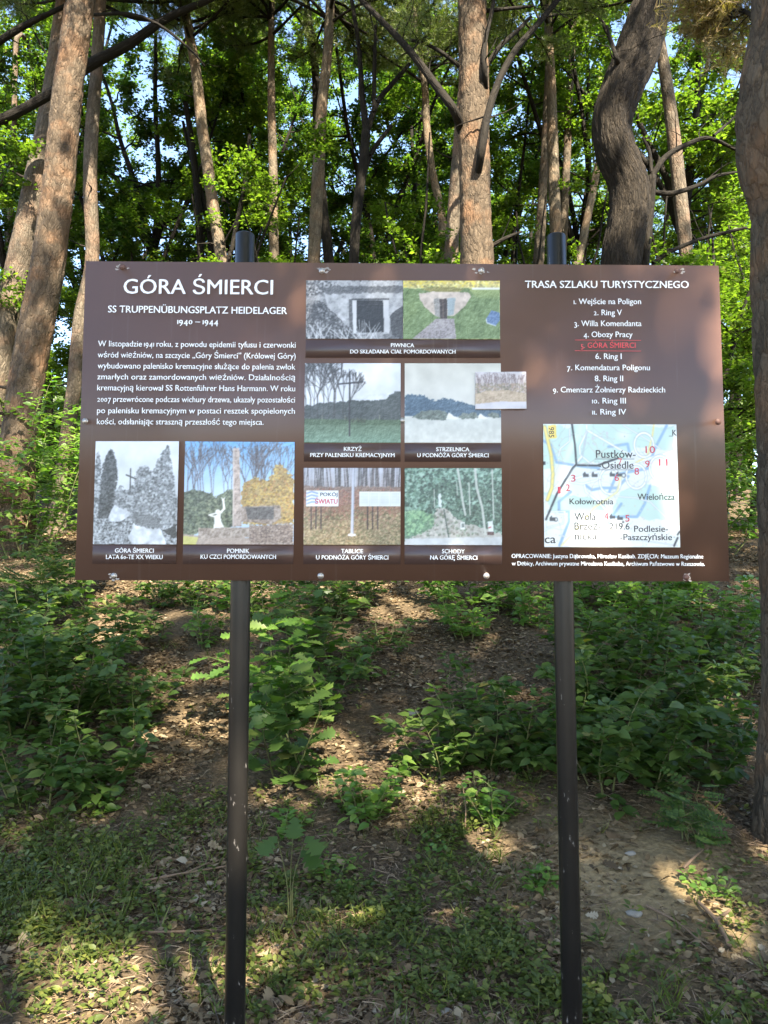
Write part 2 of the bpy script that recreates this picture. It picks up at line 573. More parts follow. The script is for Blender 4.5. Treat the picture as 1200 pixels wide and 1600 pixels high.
def line_layout(s, weight, oldstyle):
    """whole line in font units; old-style figures where the print has them"""
    if not oldstyle or not any(ch.isdigit() for ch in s):
        return [run_mesh(s, weight)]
    out, x = [], 0.0
    i = 0
    while i < len(s):
        j = i
        if s[i].isdigit():
            V, F = run_mesh(s[i], weight)
            V = V.copy()
            k = OLD[s[i]]
            sc = XH / CAPH * 1.02
            if k == 0:
                V[:, 1] *= sc; V[:, 0] *= 0.85
            elif k == 1:
                V[:, 0] *= 0.9; V[:, 1] = V[:, 1] * 0.98 - 0.2
            V[:, 0] += x - V[:, 0].min()
            x = V[:, 0].max() + 0.10
            out.append((V, F)); i += 1
        elif s[i] == ' ':
            x += 0.22; i += 1
        else:
            while j < len(s) and not s[j].isdigit():
                j += 1
            seg = s[i:j]
            V, F = run_mesh(seg.rstrip(), weight)
            V = V.copy()
            lead = len(seg) - len(seg.lstrip())
            V[:, 0] += x + 0.22 * lead - V[:, 0].min() if lead == 0 else x + 0.22 - V[:, 0].min()
            x = V[:, 0].max() + 0.07
            if seg.endswith(' '): x += 0.2
            out.append((V, F)); i = j
    return out


class Letters:
    def __init__(s): s.mb = MB()

    def line(s, text, x0, x1, b0, cap, b1=None, weight=0.012, y=-0.0016, old=False, rot=0.0):
        """text between photo pixels x0..x1 on the board, baseline pixel b0 (b1 at its right end), capital height cap pixels"""
        b1 = b0 if b1 is None else b1
        L = board_xy(x0, b0); Rr = board_xy(x1, b1)
        h = board_xy(x0, b0 - cap)[1] - L[1]
        parts = line_layout(text, weight, old)
        lo = min(V[:, 0].min() for V, F in parts); hi = max(V[:, 0].max() for V, F in parts)
        sx = (Rr[0] - L[0]) / (hi - lo)
        sy = h / CAPH
        for V, F in parts:
            u = (V[:, 0] - lo) * sx
            f = u / (Rr[0] - L[0])
            # heavier weights: the strokes printed twice, a hair apart
            for k, dx in enumerate((-weight, weight) if weight > 0 else (0.0,)):
                s.mb.add(np.stack([L[0] + u + dx * 0.9 * sx, np.full(len(V), y - 0.00012 * k), L[1] + (Rr[1] - L[1]) * f + (V[:, 1] + 0.3 * dx) * sy], 1), F)

    def build(s, name, mat, parent): return s.mb.build(name, mat, parent)


M_WHITE = plain("white_print", (0.88, 0.87, 0.85), 0.35)
M_REDT = plain("red_print", (0.72, 0.05, 0.055), 0.35)
M_BLACKT = plain("grey_map_print", (0.045, 0.045, 0.05), 0.35)
M_MAPRED = plain("red_map_print", (0.62, 0.05, 0.09), 0.35)

t = Letters()
t.line("GÓRA ŚMIERCI", 193.4, 426.3, 458.8, 22.5, 460.4, 0.014)
t.line("SS TRUPPENÜBUNGSPLATZ HEIDELAGER", 169, 448.4, 488.3, 10.6, 491, 0.02)
t.line("1940 – 1944", 277.3, 340.8, 506.6, 9.6, 507.2, 0.02, old=True)
t.build("title_lettering", M_WHITE, sign)
t = Letters()
para = [("W listopadzie 1941 roku, z powodu epidemii tyfusu i czerwonki", 153.4, 462, 541.3, 543.6),
        ("wśród więźniów, na szczycie „Góry Śmierci” (Królowej Góry)", 153.0, 462, 558.7, 560.8),
        ("wybudowano palenisko kremacyjne służące do palenia zwłok", 152.8, 461.7, 575.8, 577.8),
        ("zmarłych oraz zamordowanych więźniów. Działalnością", 152.3, 461.3, 592.9, 594.5),
        ("kremacyjną kierował SS Rottenführer Hans Harmann. W roku", 152.2, 461.2, 610.1, 611.6),
        ("2007 przewrócone podczas wichury drzewa, ukazały pozostałości", 152.2, 461.0, 628.0, 629.2),
        ("po palenisku kremacyjnym w postaci resztek spopielonych", 151.9, 460.8, 645.8, 646.6),
        ("kości, odsłaniając straszną przeszłość tego miejsca.", 151.6, 412.0, 663.0, 663.9)]
for s_, a, b, c, d in para:
    t.line(s_, a, b, c, 8.9, d, 0.012, old=True)
t.build("paragraph_lettering", M_WHITE, sign)
t = Letters()
t.line("TRASA SZLAKU TURYSTYCZNEGO", 820.3, 1075.8, 449.9, 10.9, 450.3, 0.02)
lst = [("1. Wejście na Poligon", 896.3, 1001.4, 475.5), ("2. Ring V", 927.5, 971.5, 492.8), ("3. Willa Komendanta", 897.2, 1002, 509.8),
       ("4. Obozy Pracy", 911.8, 988.2, 527.0), ("6. Ring I", 930.2, 971.0, 561.2), ("7. Komendatura Poligonu", 885.9, 1015.2, 578.7),
       ("8. Ring II", 929.2, 973.3, 595.8), ("9. Cmentarz Żołnierzy Radzieckich", 863.9, 1039, 613.3), ("10. Ring III", 925, 977.6, 630.6),
       ("11. Ring IV", 925.2, 978.2, 647.9)]
for s_, a, b, c in lst:
    t.line(s_, a, b, c, 8.7, None, 0.014, old=True)
t.build("route_list_lettering", M_WHITE, sign)
t = Letters()
t.line("5. GÓRA ŚMIERCI", 907.5, 992.8, 543.8, 8.2, None, 0.010, old=True)
for yy in (531.4, 548.2):
    a = board_xy(898, yy); b = board_xy(1001.5, yy)
    t.mb.add([(a[0], -0.0015, a[1] - 0.0007), (b[0], -0.0015, a[1] - 0.0007), (b[0], -0.0015, a[1] + 0.0007), (a[0], -0.0015, a[1] + 0.0007)], [(0, 1, 2, 3)])
t.build("red_route_lettering", M_REDT, sign)
t = Letters()
t.line("OPRACOWANIE: Justyna Dąbrowska, Mirosław Kusibab. ZDJĘCIA: Muzeum Regionalne", 799.4, 1098.5, 871.9, 6.4, 872.6, 0.02)
t.line("w Dębicy, Archiwum prywatne Mirosława Kusibaba, Archiwum Państwowe w Rzeszowie.", 799.7, 1100.7, 883.4, 6.4, 884.2, 0.02)
t.build("credit_lettering", M_WHITE, sign)


# ---- printed photographs: each is painted by code onto its own flat sheet
def srgb(c):
    c = np.asarray(c, float) / 255.0
    return np.where(c <= 0.04045, c / 12.92, ((c + 0.055) / 1.055) ** 2.4)


class Canvas:
    def __init__(s, x0, y0, x1, y1, nx, ny, seed=1):
        s.box = (x0, y0, x1, y1); s.nx, s.ny = nx, ny
        s.X, s.Y = np.meshgrid(np.linspace(x0, x1, nx), np.linspace(y0, y1, ny))
        s.C = np.zeros((ny, nx, 3))
        s.u = (x1 - x0) / nx
        s.g = np.random.default_rng(seed)

    def blend(s, m, col):
        m = np.clip(m, 0, 1)[..., None]
        s.C = s.C * (1 - m) + np.asarray(col, float) * m

    def grad(s, y0, c0, y1, c1, m=None):
        f = np.clip((s.Y - y0) / (y1 - y0), 0, 1)[..., None]
        col = np.asarray(c0, float) * (1 - f) + np.asarray(c1, float) * f
        mm = np.ones(s.X.shape) if m is None else m
        s.C = s.C * (1 - mm[..., None]) + col * mm[..., None]

    def inside(s, pts, jitter=0.0, scale=0.1):
        x, y = s.X, s.Y
        if jitter:
            x = x + jitter * (fbm(s.X * scale, s.Y * scale, 5, 3) - .5) * 2
            y = y + jitter * (fbm(s.X * scale + 40, s.Y * scale, 6, 3) - .5) * 2
        ins = np.zeros(x.shape, bool)
        n = len(pts)
        for i in range(n):
            (xa, ya), (xb, yb) = pts[i], pts[(i + 1) % n]
            if ya == yb: continue
            c = ((ya > y) != (yb > y)) & (x < (xb - xa) * (y - ya) / (yb - ya) + xa)
            ins ^= c
        return ins.astype(float)

    def poly(s, pts, col, a=1.0, jitter=0.0, scale=0.1):
        m = s.inside(pts, jitter, scale) * a
        s.blend(m, col)
        return m

    def line(s, pts, w, col, a=1.0):
        d = np.full(s.X.shape, 1e9)
        for (xa, ya), (xb, yb) in zip(pts[:-1], pts[1:]):
            dx, dy = xb - xa, yb - ya
            t_ = np.clip(((s.X - xa) * dx + (s.Y - ya) * dy) / (dx * dx + dy * dy + 1e-9), 0, 1)
            d = np.minimum(d, np.hypot(s.X - xa - t_ * dx, s.Y - ya - t_ * dy))
        s.blend(np.clip((w / 2 - d) / s.u + 0.5, 0, 1) * a, col)

    def ring(s, cx, cy, rx, ry, w, col, a=1.0):
        d = np.abs(np.hypot((s.X - cx) / rx, (s.Y - cy) / ry) - 1) * min(rx, ry)
        s.blend(np.clip((w / 2 - d) / s.u + 0.5, 0, 1) * a, col)

    def mottle(s, m, amp, scale, seed=3, octs=4):
        n_ = (fbm(s.X * scale, s.Y * scale, seed, octs) - 0.5) * 2
        s.C = s.C + (n_ * amp * m)[..., None]

    def dabs(s, pts, n, cols, r0, r1, a=0.8):
        """leaf-like dabs inside a polygon"""
        P = np.array(pts); lo, hi = P.min(0), P.max(0)
        m = s.inside(pts)
        for _ in range(n):
            x, y = s.g.uniform(lo[0], hi[0]), s.g.uniform(lo[1], hi[1])
            ix = int(np.clip((x - s.box[0]) / (s.box[2] - s.box[0]) * (s.nx - 1), 0, s.nx - 1))
            iy = int(np.clip((y - s.box[1]) / (s.box[3] - s.box[1]) * (s.ny - 1), 0, s.ny - 1))
            if not m[iy, ix]: continue
            r = s.g.uniform(r0, r1); k = int(r / s.u) + 2
            sl_ = (slice(max(0, iy - k), iy + k + 1), slice(max(0, ix - k), ix + k + 1))
            d = np.hypot(s.X[sl_] - x, (s.Y[sl_] - y) * s.g.uniform(0.8, 1.6))
            mm = (np.clip((r - d) / s.u + 0.5, 0, 1) * a)[..., None]
            s.C[sl_] = s.C[sl_] * (1 - mm) + np.asarray(cols[s.g.integers(len(cols))], float) * mm

    def tree(s, x, y, h, w, col, a=0.9, depth=5, ang=-1.5708, spread=0.5):
        def rec(x, y, ang, l, w, d):
            x2, y2 = x + l * math.cos(ang), y + l * math.sin(ang)
            s.line([(x, y), (x2, y2)], max(w, s.u * 0.8), col, a)
            if d > 0:
                for k in range(2 if d < 4 else 3):
                    rec(x2, y2, ang + s.g.uniform(-spread, spread), l * s.g.uniform(0.62, 0.85), w * 0.62, d - 1)
        rec(x, y, ang, h * 0.3, w, depth)

    def sheet(s, name, corners, parent, y=-0.0012, bw=None, th=0.0008, wash=0.0, soft=1.0):
        if bw is not None:
            l = s.C @ np.array([0.3, 0.59, 0.11])
            s.C = l[..., None] * np.asarray(bw)[None, None]
        s.C = s.C * (1 - wash) + 165 * wash
        p = np.pad(s.C, ((1, 1), (1, 1), (0, 0)), mode='edge')      # soft as a printed halftone
        s.C = 0.4 * s.C + 0.1 * (p[:-2, 1:-1] + p[2:, 1:-1] + p[1:-1, :-2] + p[1:-1, 2:]) + 0.05 * (p[:-2, :-2] + p[2:, 2:] + p[:-2, 2:] + p[2:, :-2])
        k = 60.0 / (s.box[2] - s.box[0])
        lum = s.C @ np.array([0.3, 0.59, 0.11])
        wgt = np.clip((205 - lum) / 60, 0.05, 1) * soft
        rel = 0
        for q_, a_ in ((0.6, 40), (1.4, 46)):                     # fine relief of what was photographed
            n_ = fbm(s.X * k * q_, s.Y * k * q_, 63, 3)
            rel = rel + a_ * (n_ - fbm(s.X * k * q_ + .35, s.Y * k * q_ + .5, 63, 3))
        s.C = s.C + (rel * wgt + (fbm(s.X * k * 0.12, s.Y * k * 0.12, 62, 3) - .5) * 26 * soft)[..., None]
        c = srgb(np.clip(s.C, 2, 252)) * 0.95
        u = np.linspace(0, 1, s.nx); v = np.linspace(0, 1, s.ny)
        U, Vv = np.meshgrid(u, v)
        Q = [board_xy(*c_) for c_ in corners]          # tl tr br bl
        XZ = ((1 - U) * (1 - Vv))[..., None] * Q[0] + (U * (1 - Vv))[..., None] * Q[1] + (U * Vv)[..., None] * Q[2] + ((1 - U) * Vv)[..., None] * Q[3]
        P = np.stack([XZ[..., 0], np.full(U.shape, y), XZ[..., 1]], -1).reshape(-1, 3)
        ix = np.arange(s.nx * s.ny).reshape(s.ny, s.nx)
        qf = np.stack([ix[1:, :-1], ix[1:, 1:], ix[:-1, 1:], ix[:-1, :-1]], -1).reshape(-1, 4)
        # edge of the sheet
        n0 = len(P)
        loop = np.concatenate([ix[0, :], ix[1:, -1], ix[-1, -2::-1], ix[-2:0:-1, 0]])
        B = P[loop].copy(); B[:, 1] = y + th
        k = np.arange(len(loop)); k2 = (k + 1) % len(loop)
        side = np.stack([loop[k], loop[k2], n0 + k2, n0 + k], -1)
        P = np.concatenate([P, B])
        cc = np.concatenate([c.reshape(-1, 3), c.reshape(-1, 3)[loop]])
        qf = np.concatenate([qf, side])
        return mesh_from(name, P, qf.ravel(), np.arange(len(qf)) * 4, M_PRINT, parent, col=np.c_[cc, np.ones(len(cc))])


def print_mat():
    m, n, b = new_mat("colour_print")
    a = n.nodes.new("ShaderNodeAttribute"); a.attribute_name = "paint"
    n.links.new(a.outputs[0], b.inputs["Base Color"])
    b.inputs["Roughness"].default_value = 0.28
    b.inputs["Specular IOR Level"].default_value = 0.5
    return m


M_PRINT = print_mat()

# 1: old photograph with junipers, a far cross and a plaque on a boulder (blueish black and white)
c = Canvas(157, 62, 568, 571, 150, 186, 1)
c.grad(62, (225, 232, 236), 400, (200, 210, 216))
c.mottle(np.ones(c.X.shape), 14, 0.01)
hedge = [(150, 330), (200, 300), (290, 290), (330, 320), (370, 200), (420, 180), (460, 300), (568, 330), (568, 480), (150, 480)]
c.poly(hedge, (120, 136, 146), 0.9, 18, 0.06)
c.dabs(hedge, 1500, [(90, 104, 116), (160, 176, 186), (70, 82, 92), (190, 200, 206)], 3, 7)
for P_, dk in (([(152, 460), (150, 230), (170, 110), (185, 200), (200, 440)], 0), ([(175, 450), (195, 200), (215, 120), (235, 95), (258, 150), (268, 230), (240, 440)], 1),
               ([(410, 440), (430, 250), (470, 150), (512, 78), (535, 180), (552, 300), (550, 440)], 0)):
    c.poly(P_, (74, 84, 98) if dk else (128, 142, 152), 0.95, 10, 0.08)
    c.dabs(P_, 600, [(50, 60, 74), (96, 108, 122), (34, 42, 54)] if dk else [(92, 106, 118), (170, 184, 192), (70, 84, 96), (205, 212, 216)], 3, 7)
c.line([(333, 198), (333, 318)], 5, (40, 44, 50)); c.line([(312, 229), (360, 249)], 6, (40, 44, 50))
gp = [(143, 440), (260, 455), (350, 440), (568, 470), (568, 571), (143, 571)]
c.poly(gp, (160, 166, 168), 1, 10, 0.05)
c.dabs(gp, 1800, [(120, 126, 130), (200, 205, 205), (90, 96, 98), (220, 222, 222), (60, 64, 66)], 2, 5)
rock = [(228, 445), (240, 410), (258, 376), (285, 392), (335, 412), (332, 432), (290, 458), (240, 460)]
c.poly(rock, (212, 214, 214)); c.mottle(c.inside(rock), 45, 0.06, 8)
bld = [(355, 468), (370, 480), (490, 500), (500, 520), (520, 571), (350, 571), (330, 540)]
c.poly(bld, (218, 220, 220), 1, 8, 0.05); c.mottle(c.inside(bld), 55, 0.035, 9)
c.poly([(348, 420), (440, 424), (500, 480), (492, 492), (366, 476), (344, 445)], (126, 130, 134)); c.poly([(352, 424), (436, 428), (490, 478), (370, 468)], (104, 108, 112))
for k in range(5):
    c.line([(366 + 6 * k, 432 + 8 * k), (436 + 11 * k, 435 + 9 * k)], 3, (150, 154, 156), 0.8)
c.poly([(500, 500), (568, 470), (568, 540), (530, 530)], (40, 44, 48), 0.8, 12, 0.06)
c.sheet("photo_print", [(149.7, 689.6), (279.9, 689.6), (275.9, 850.9), (145.3, 850.6)], sign, bw=(0.98, 1.0, 1.02))

# 2: monument with pillar, kneeling figure and stone tablet
c = Canvas(598, 62, 1138, 571, 190, 180, 2)
c.grad(62, (120, 178, 232), 330, (196, 216, 238))
c.mottle(np.ones(c.X.shape), 10, 0.012)
for k in range(26):
    x = c.g.uniform(600, 1135)
    c.tree(x, c.g.uniform(300, 380), c.g.uniform(220, 330), c.g.uniform(3, 7), (96, 86, 88), 0.62, 4, -1.57 + c.g.uniform(-.12, .12), 0.42)
c.poly([(880, 470), (880, 280), (940, 240), (1010, 260), (1050, 180), (1100, 190), (1138, 260), (1138, 470)], (182, 146, 80), 0.85, 16, 0.05)
c.dabs([(880, 470), (880, 270), (940, 235), (1010, 260), (1050, 170), (1100, 185), (1138, 250), (1138, 470)], 1100, [(208, 172, 84), (160, 122, 70), (226, 198, 112), (130, 108, 70), (190, 136, 86)], 2.5, 6)
bush = [(590, 330), (640, 300), (720, 320), (760, 340), (838, 290), (850, 480), (700, 500), (590, 540)]
c.poly(bush, (92, 102, 84), 0.95, 14, 0.06); c.dabs(bush, 1100, [(70, 82, 66), (116, 126, 100), (54, 60, 50), (140, 146, 120)], 3, 8)
c.poly([(590, 520), (700, 530), (1135, 545), (1135, 572), (590, 572)], (178, 160, 148)); c.poly([(590, 528), (672, 536), (660, 572), (590, 572)], (202, 196, 120))
c.poly([(920, 480), (1135, 470), (1135, 560), (920, 560)], (140, 120, 110), 1, 4, .1)
c.dabs([(920, 470), (1135, 460), (1135, 568), (920, 568)], 500, [(170, 150, 136), (110, 94, 88), (196, 176, 160)], 2, 5)
c.poly([(670, 490), (920, 486), (922, 536), (672, 542)], (168, 152, 140)); c.mottle(c.inside([(670, 490), (920, 486), (922, 536), (672, 542)]), 60, 0.09, 12)
pil = [(834, 96), (866, 92), (882, 480), (838, 484)]
c.poly(pil, (186, 168, 158)); c.mottle(c.inside(pil), 55, 0.1, 13); c.line([(838, 100), (842, 480)], 6, (214, 204, 198), 0.7)
c.poly([(880, 384), (1072, 376), (1076, 440), (1030, 470), (880, 458)], (160, 142, 130)); c.mottle(c.inside([(880, 384), (1072, 376), (1076, 440), (1030, 470), (880, 458)]), 60, 0.08, 14)
c.poly([(900, 388), (1040, 384), (1040, 446), (912, 448)], (110, 104, 102)); c.mottle(c.inside([(900, 388), (1040, 384), (1040, 446), (912, 448)]), 40, 0.12, 15)
wh = (238, 234, 228)
c.poly([(748, 428), (778, 420), (782, 455), (798, 486), (746, 492)], wh); c.line([(778, 415), (796, 395), (790, 350)], 11, wh); c.line([(754, 418), (722, 426), (752, 436)], 8, wh)
c.ring(765, 411, 6, 6, 13, wh); c.line([(790, 352), (783, 342)], 5, wh); c.line([(791, 352), (798, 341)], 5, wh)
c.sheet("photo_print", [(289.4, 689.7), (460.4, 690.8), (458.8, 851.2), (286.2, 850.7)], sign)

# 3: old photograph of a cellar doorway in a concrete front, and its colour neighbour
c = Canvas(65, 135, 598, 458, 176, 108, 3)
c.grad(135, (150, 150, 152), 458, (110, 110, 112)); c.mottle(np.ones(c.X.shape), 50, 0.03)
c.dabs([(60, 130), (600, 130), (600, 190), (60, 220)], 500, [(80, 80, 82), (190, 190, 192), (60, 60, 62)], 3, 8)
wall = [(165, 200), (598, 185), (598, 280), (540, 330), (520, 430), (330, 430), (310, 400), (230, 330), (185, 280)]
c.poly(wall, (176, 176, 176), 1, 8, 0.04); c.mottle(c.inside(wall), 55, 0.04, 21, 5)
c.poly([(140, 180), (240, 160), (600, 165), (600, 200), (180, 210)], (96, 96, 98), 0.85, 10, 0.08)
c.poly([(180, 135), (600, 135), (600, 165), (260, 165)], (190, 190, 190), 0.7, 8, 0.06)
dk = [(65, 270), (150, 250), (230, 330), (310, 410), (320, 458), (65, 458)]
c.poly(dk, (74, 74, 78), 0.95, 12, 0.06); c.dabs(dk, 500, [(50, 50, 54), (120, 120, 124), (160, 160, 160)], 3, 7)
c.poly([(300, 240), (318, 238), (325, 430), (304, 400)], (90, 90, 92))
c.poly([(318, 242), (344, 242), (344, 420), (326, 430)], (206, 206, 208)); c.poly([(344, 246), (488, 246), (494, 420), (344, 425)], (30, 32, 38))
c.poly([(488, 240), (520, 240), (524, 430), (500, 418)], (200, 200, 202)); c.line([(318, 240), (520, 238)], 8, (60, 60, 62)); c.line([(350, 272), (486, 266)], 3, (74, 80, 90), 0.8)
c.line([(380, 250), (380, 330)], 2, (70, 76, 86), 0.8)
c.poly([(524, 330), (600, 270), (600, 458), (540, 440)], (62, 62, 66), 0.9, 10, .05)
c.poly([(400, 425), (480, 415), (500, 458), (380, 458)], (150, 150, 152), 0.9, 8, .06)
for k in range(46):
    x = c.g.uniform(80, 470); l = c.g.uniform(40, 120); a = c.g.uniform(-2.6, -0.7)
    c.line([(x, 462), (x + l * math.cos(a), 462 + l * math.sin(a))], 4, (220, 220, 222), 0.75)
c.sheet("photo_print", [(478.4, 438.3), (629.5, 438.6), (629.3, 530.0), (477.9, 529.6)], sign, bw=(1, 1, 1.01))
c = Canvas(600, 135, 1132, 458, 176, 108, 4)
c.grad(135, (226, 204, 96), 180, (206, 206, 150)); c.dabs([(600, 130), (1132, 130), (1132, 172), (600, 172)], 260, [(236, 216, 90), (200, 180, 110), (246, 236, 170), (150, 140, 90)], 4, 8)
hill = [(600, 176), (700, 182), (760, 168), (860, 172), (900, 176), (1132, 180), (1132, 458), (600, 458)]
c.poly(hill, (112, 134, 82), 1, 5, .06); c.mottle(c.inside(hill), 32, 0.05, 33, 5); c.grad(175, (150, 165, 100), 260, (112, 134, 82), c.inside([(960, 180), (1132, 182), (1132, 240), (1000, 230)]))
c.poly([(980, 172), (1132, 172), (1132, 186), (980, 186)], (226, 226, 214))
c.poly([(700, 186), (770, 168), (870, 170), (940, 182), (900, 200), (760, 200)], (150, 140, 78), 0.9, 6, .06)
fr = [(686, 206), (760, 196), (965, 200), (972, 225), (945, 270), (880, 330), (775, 330), (720, 280), (692, 240)]
c.poly(fr, (208, 192, 178), 1, 4, .05); c.mottle(c.inside(fr), 40, 0.05, 34, 4)
c.poly([(768, 236), (800, 232), (804, 340), (776, 330)], (150, 146, 140)); c.poly([(800, 236), (840, 234), (842, 346), (804, 344)], (64, 52, 46)); c.poly([(842, 232), (888, 230), (876, 322), (844, 330)], (160, 172, 176))
c.line([(818, 240), (820, 340)], 5, (120, 100, 84), .8)
c.poly([(780, 346), (880, 346), (892, 458), (648, 458)], (158, 150, 150)); c.mottle(c.inside([(780, 346), (880, 346), (892, 458), (648, 458)]), 34, 0.12, 35)
c.poly([(1056, 345), (1085, 298), (1132, 312), (1132, 352), (1108, 384), (1060, 368)], (96, 122, 160)); c.line([(1056, 346), (1060, 368), (1108, 384)], 5, (200, 208, 216))
c.sheet("photo_print", [(630.0, 438.7), (780.9, 438.9), (781.3, 530.4), (629.9, 530.1)], sign)

# 5: tall wooden cross on a meadow
c = Canvas(58, 592, 586, 1030, 176, 146, 5)
c.grad(592, (214, 218, 226), 840, (226, 228, 232)); c.mottle(np.ones(c.X.shape), 30, 0.008, 41, 4)
c.poly([(58, 830), (150, 815), (300, 800), (420, 800), (500, 790), (560, 745), (590, 750), (590, 915), (58, 915)], (66, 72, 70), 0.95, 10, 0.07)
c.mottle(c.inside([(58, 800), (590, 750), (590, 915), (58, 915)]), 22, 0.05, 42)
for k, (x, h_, w_) in enumerate(((220, 470, 13), (90, 360, 6), (130, 380, 7), (160, 330, 5), (190, 300, 5), (270, 300, 6), (65, 330, 6), (300, 260, 5), (110, 300, 4))):
    c.tree(x, 890, h_, w_, (56, 54, 54), 0.7, 6 if k == 0 else 5, -1.57 + c.g.uniform(-.05, .05), 0.5)
c.grad(900, (84, 104, 76), 1030, (120, 150, 128), c.inside([(50, 902), (590, 905), (590, 1035), (50, 1035)])); c.mottle(c.inside([(50, 902), (590, 905), (590, 1035), (50, 1035)]), 18, 0.06, 43)
c.poly([(58, 900), (590, 905), (590, 935), (58, 930)], (70, 92, 62), .6, 6, .04)
c.dabs([(280, 890), (410, 900), (410, 915), (290, 912)], 60, [(60, 66, 50), (90, 96, 70)], 3, 7)
c.line([(306, 640), (306, 992)], 8, (44, 42, 46)); c.line([(240, 708), (376, 696)], 8, (44, 42, 46))
for x in (155, 280, 470): c.line([(x, 880), (x, 903)], 5, (140, 140, 120), .8)
c.sheet("photo_print", [(476.4, 567.6), (626.0, 567.8), (626.0, 692.0), (475.3, 691.6)], sign)

# 6: shooting range, faded: pale sky, blue line of woods, sand mounds
c = Canvas(608, 592, 1138, 1030, 176, 146, 6)
c.grad(592, (204, 202, 190), 850, (214, 212, 206)); c.mottle(np.ones(c.X.shape), 8, 0.01, 50)
wd = [(608, 768), (640, 760), (700, 768), (770, 800), (830, 785), (900, 800), (960, 815), (1000, 825), (1140, 850), (1140, 890), (608, 890)]
c.poly(wd, (74, 98, 118), 1, 12, 0.12); c.mottle(c.inside(wd), 12, .07, 51)
c.grad(880, (204, 206, 200), 1030, (212, 212, 204), c.inside([(600, 884), (1140, 890), (1140, 1035), (600, 1035)])); c.mottle(c.inside([(600, 884), (1140, 890), (1140, 1035), (600, 1035)]), 16, .05, 52)
for P_ in ([(650, 892), (700, 860), (760, 850), (830, 856), (850, 890), (830, 905), (690, 900)], [(900, 890), (930, 868), (1000, 866), (1020, 896), (930, 898)], [(1060, 880), (1090, 862), (1130, 870), (1130, 892), (1080, 892)]):
    c.poly(P_, (110, 120, 112), 1, 8, .07); c.mottle(c.inside(P_), 40, .08, 53)
for P_ in ([(832, 900), (850, 862), (890, 890), (910, 900)], [(1005, 898), (1022, 868), (1060, 892), (1070, 900)]):
    c.poly(P_, (226, 224, 214), 1, 3, .1)
c.sheet("photo_print", [(632.3, 567.8), (782.3, 567.9), (783.0, 692.2), (632.2, 692.0)], sign)

# 7: notice boards at the foot of the hill in autumn
c = Canvas(52, 181, 586, 605, 178, 142, 7)
c.grad(181, (190, 192, 204), 320, (160, 150, 150)); c.mottle(np.ones(c.X.shape), 20, .03, 60)
for k in range(110):
    x = c.g.uniform(52, 586)
    c.line([(x, 176), (x + c.g.uniform(-14, 14), c.g.uniform(280, 330))], c.g.uniform(2, 9), [(84, 78, 80), (104, 96, 96), (200, 202, 212), (66, 62, 62)][c.g.integers(4)], .7)
c.grad(270, (134, 116, 108), 400, (150, 104, 88), c.inside([(50, 285), (590, 285), (590, 420), (50, 420)], 14, .05))
c.grad(380, (146, 112, 88), 605, (140, 126, 96), c.inside([(50, 385), (590, 385), (590, 610), (50, 610)], 16, .04))
c.dabs([(50, 300), (590, 300), (590, 470), (50, 470)], 900, [(160, 96, 82), (126, 92, 80), (176, 130, 104), (110, 104, 78)], 3, 7, .6)
c.dabs([(50, 430), (590, 430), (590, 605), (50, 605)], 1200, [(120, 118, 80), (176, 150, 112), (100, 96, 66), (196, 176, 140)], 3, 7, .6)
for x in (94, 120, 148, 404, 432, 460): c.line([(x, 390), (x, 517)], 6, (58, 44, 46))
c.poly([(66, 305), (244, 305), (244, 392), (66, 392)], (238, 240, 244)); c.poly([(357, 311), (586, 311), (586, 394), (357, 394)], (232, 236, 234))
for k in range(4): c.line([(70, 322 + 19 * k), (96, 312 + 19 * k), (128, 322 + 16 * k)], 9, (120, 146, 196), .75)
for k in range(4):
    for j in range(9): c.line([(364 + 57 * k, 322 + 7.4 * j), (407 + 57 * k, 322 + 7.4 * j)], 2.5, (176, 184, 180), .9)
    c.line([(415 + 57 * k, 312), (415 + 57 * k, 394)], 2.5, (190, 196, 194))
c.line([(326, 178), (318, 552)], 15, (198, 200, 212)); c.line([(332, 178), (325, 552)], 4, (150, 152, 164)); c.line([(302, 550), (334, 550)], 12, (226, 226, 230))
p7 = c.sheet("photo_print", [(474.7, 731.2), (626.0, 731.3), (625.8, 851.5), (474.2, 851.5)], sign)
t = Letters(); t.line("POKÓJ", 500.5, 527.2, 775.3, 5.4, None, 0.02, y=-0.0017); t.build("lettering", plain("slate_print", (0.07, 0.10, 0.13), .35), p7)
t = Letters(); t.line("ŚWIATU", 492.4, 527.2, 787.2, 7.4, None, 0.025, y=-0.0017); t.build("lettering", M_MAPRED, p7)

# 8: stairs climbing into green woods
c = Canvas(608, 181, 1143, 605, 178, 142, 8)
c.grad(181, (120, 160, 142), 605, (96, 120, 100))
c.dabs([(600, 175), (1150, 175), (1150, 560), (600, 560)], 3600, [(70, 104, 88), (140, 176, 156), (50, 76, 64), (170, 200, 184), (94, 130, 106), (40, 58, 50)], 4, 10, .75)
c.dabs([(740, 260), (1150, 260), (1150, 520), (740, 520)], 900, [(40, 60, 52), (56, 82, 68), (90, 120, 100)], 4, 9, .6)
c.poly([(790, 330), (806, 320), (815, 400), (795, 400)], (232, 238, 236), .9, 6, .1)
c.poly([(790, 400), (830, 400), (900, 470), (1000, 500), (1143, 545), (1143, 570), (650, 570), (730, 490)], (196, 190, 182), .9, 16, .05)
c.dabs([(780, 400), (830, 400), (900, 470), (1100, 540), (660, 565), (730, 490)], 420, [(150, 140, 132), (224, 218, 208), (110, 110, 96), (100, 120, 96)], 4, 9, .6)
c.line([(824, 410), (850, 560)], 8, (70, 84, 76), .85)
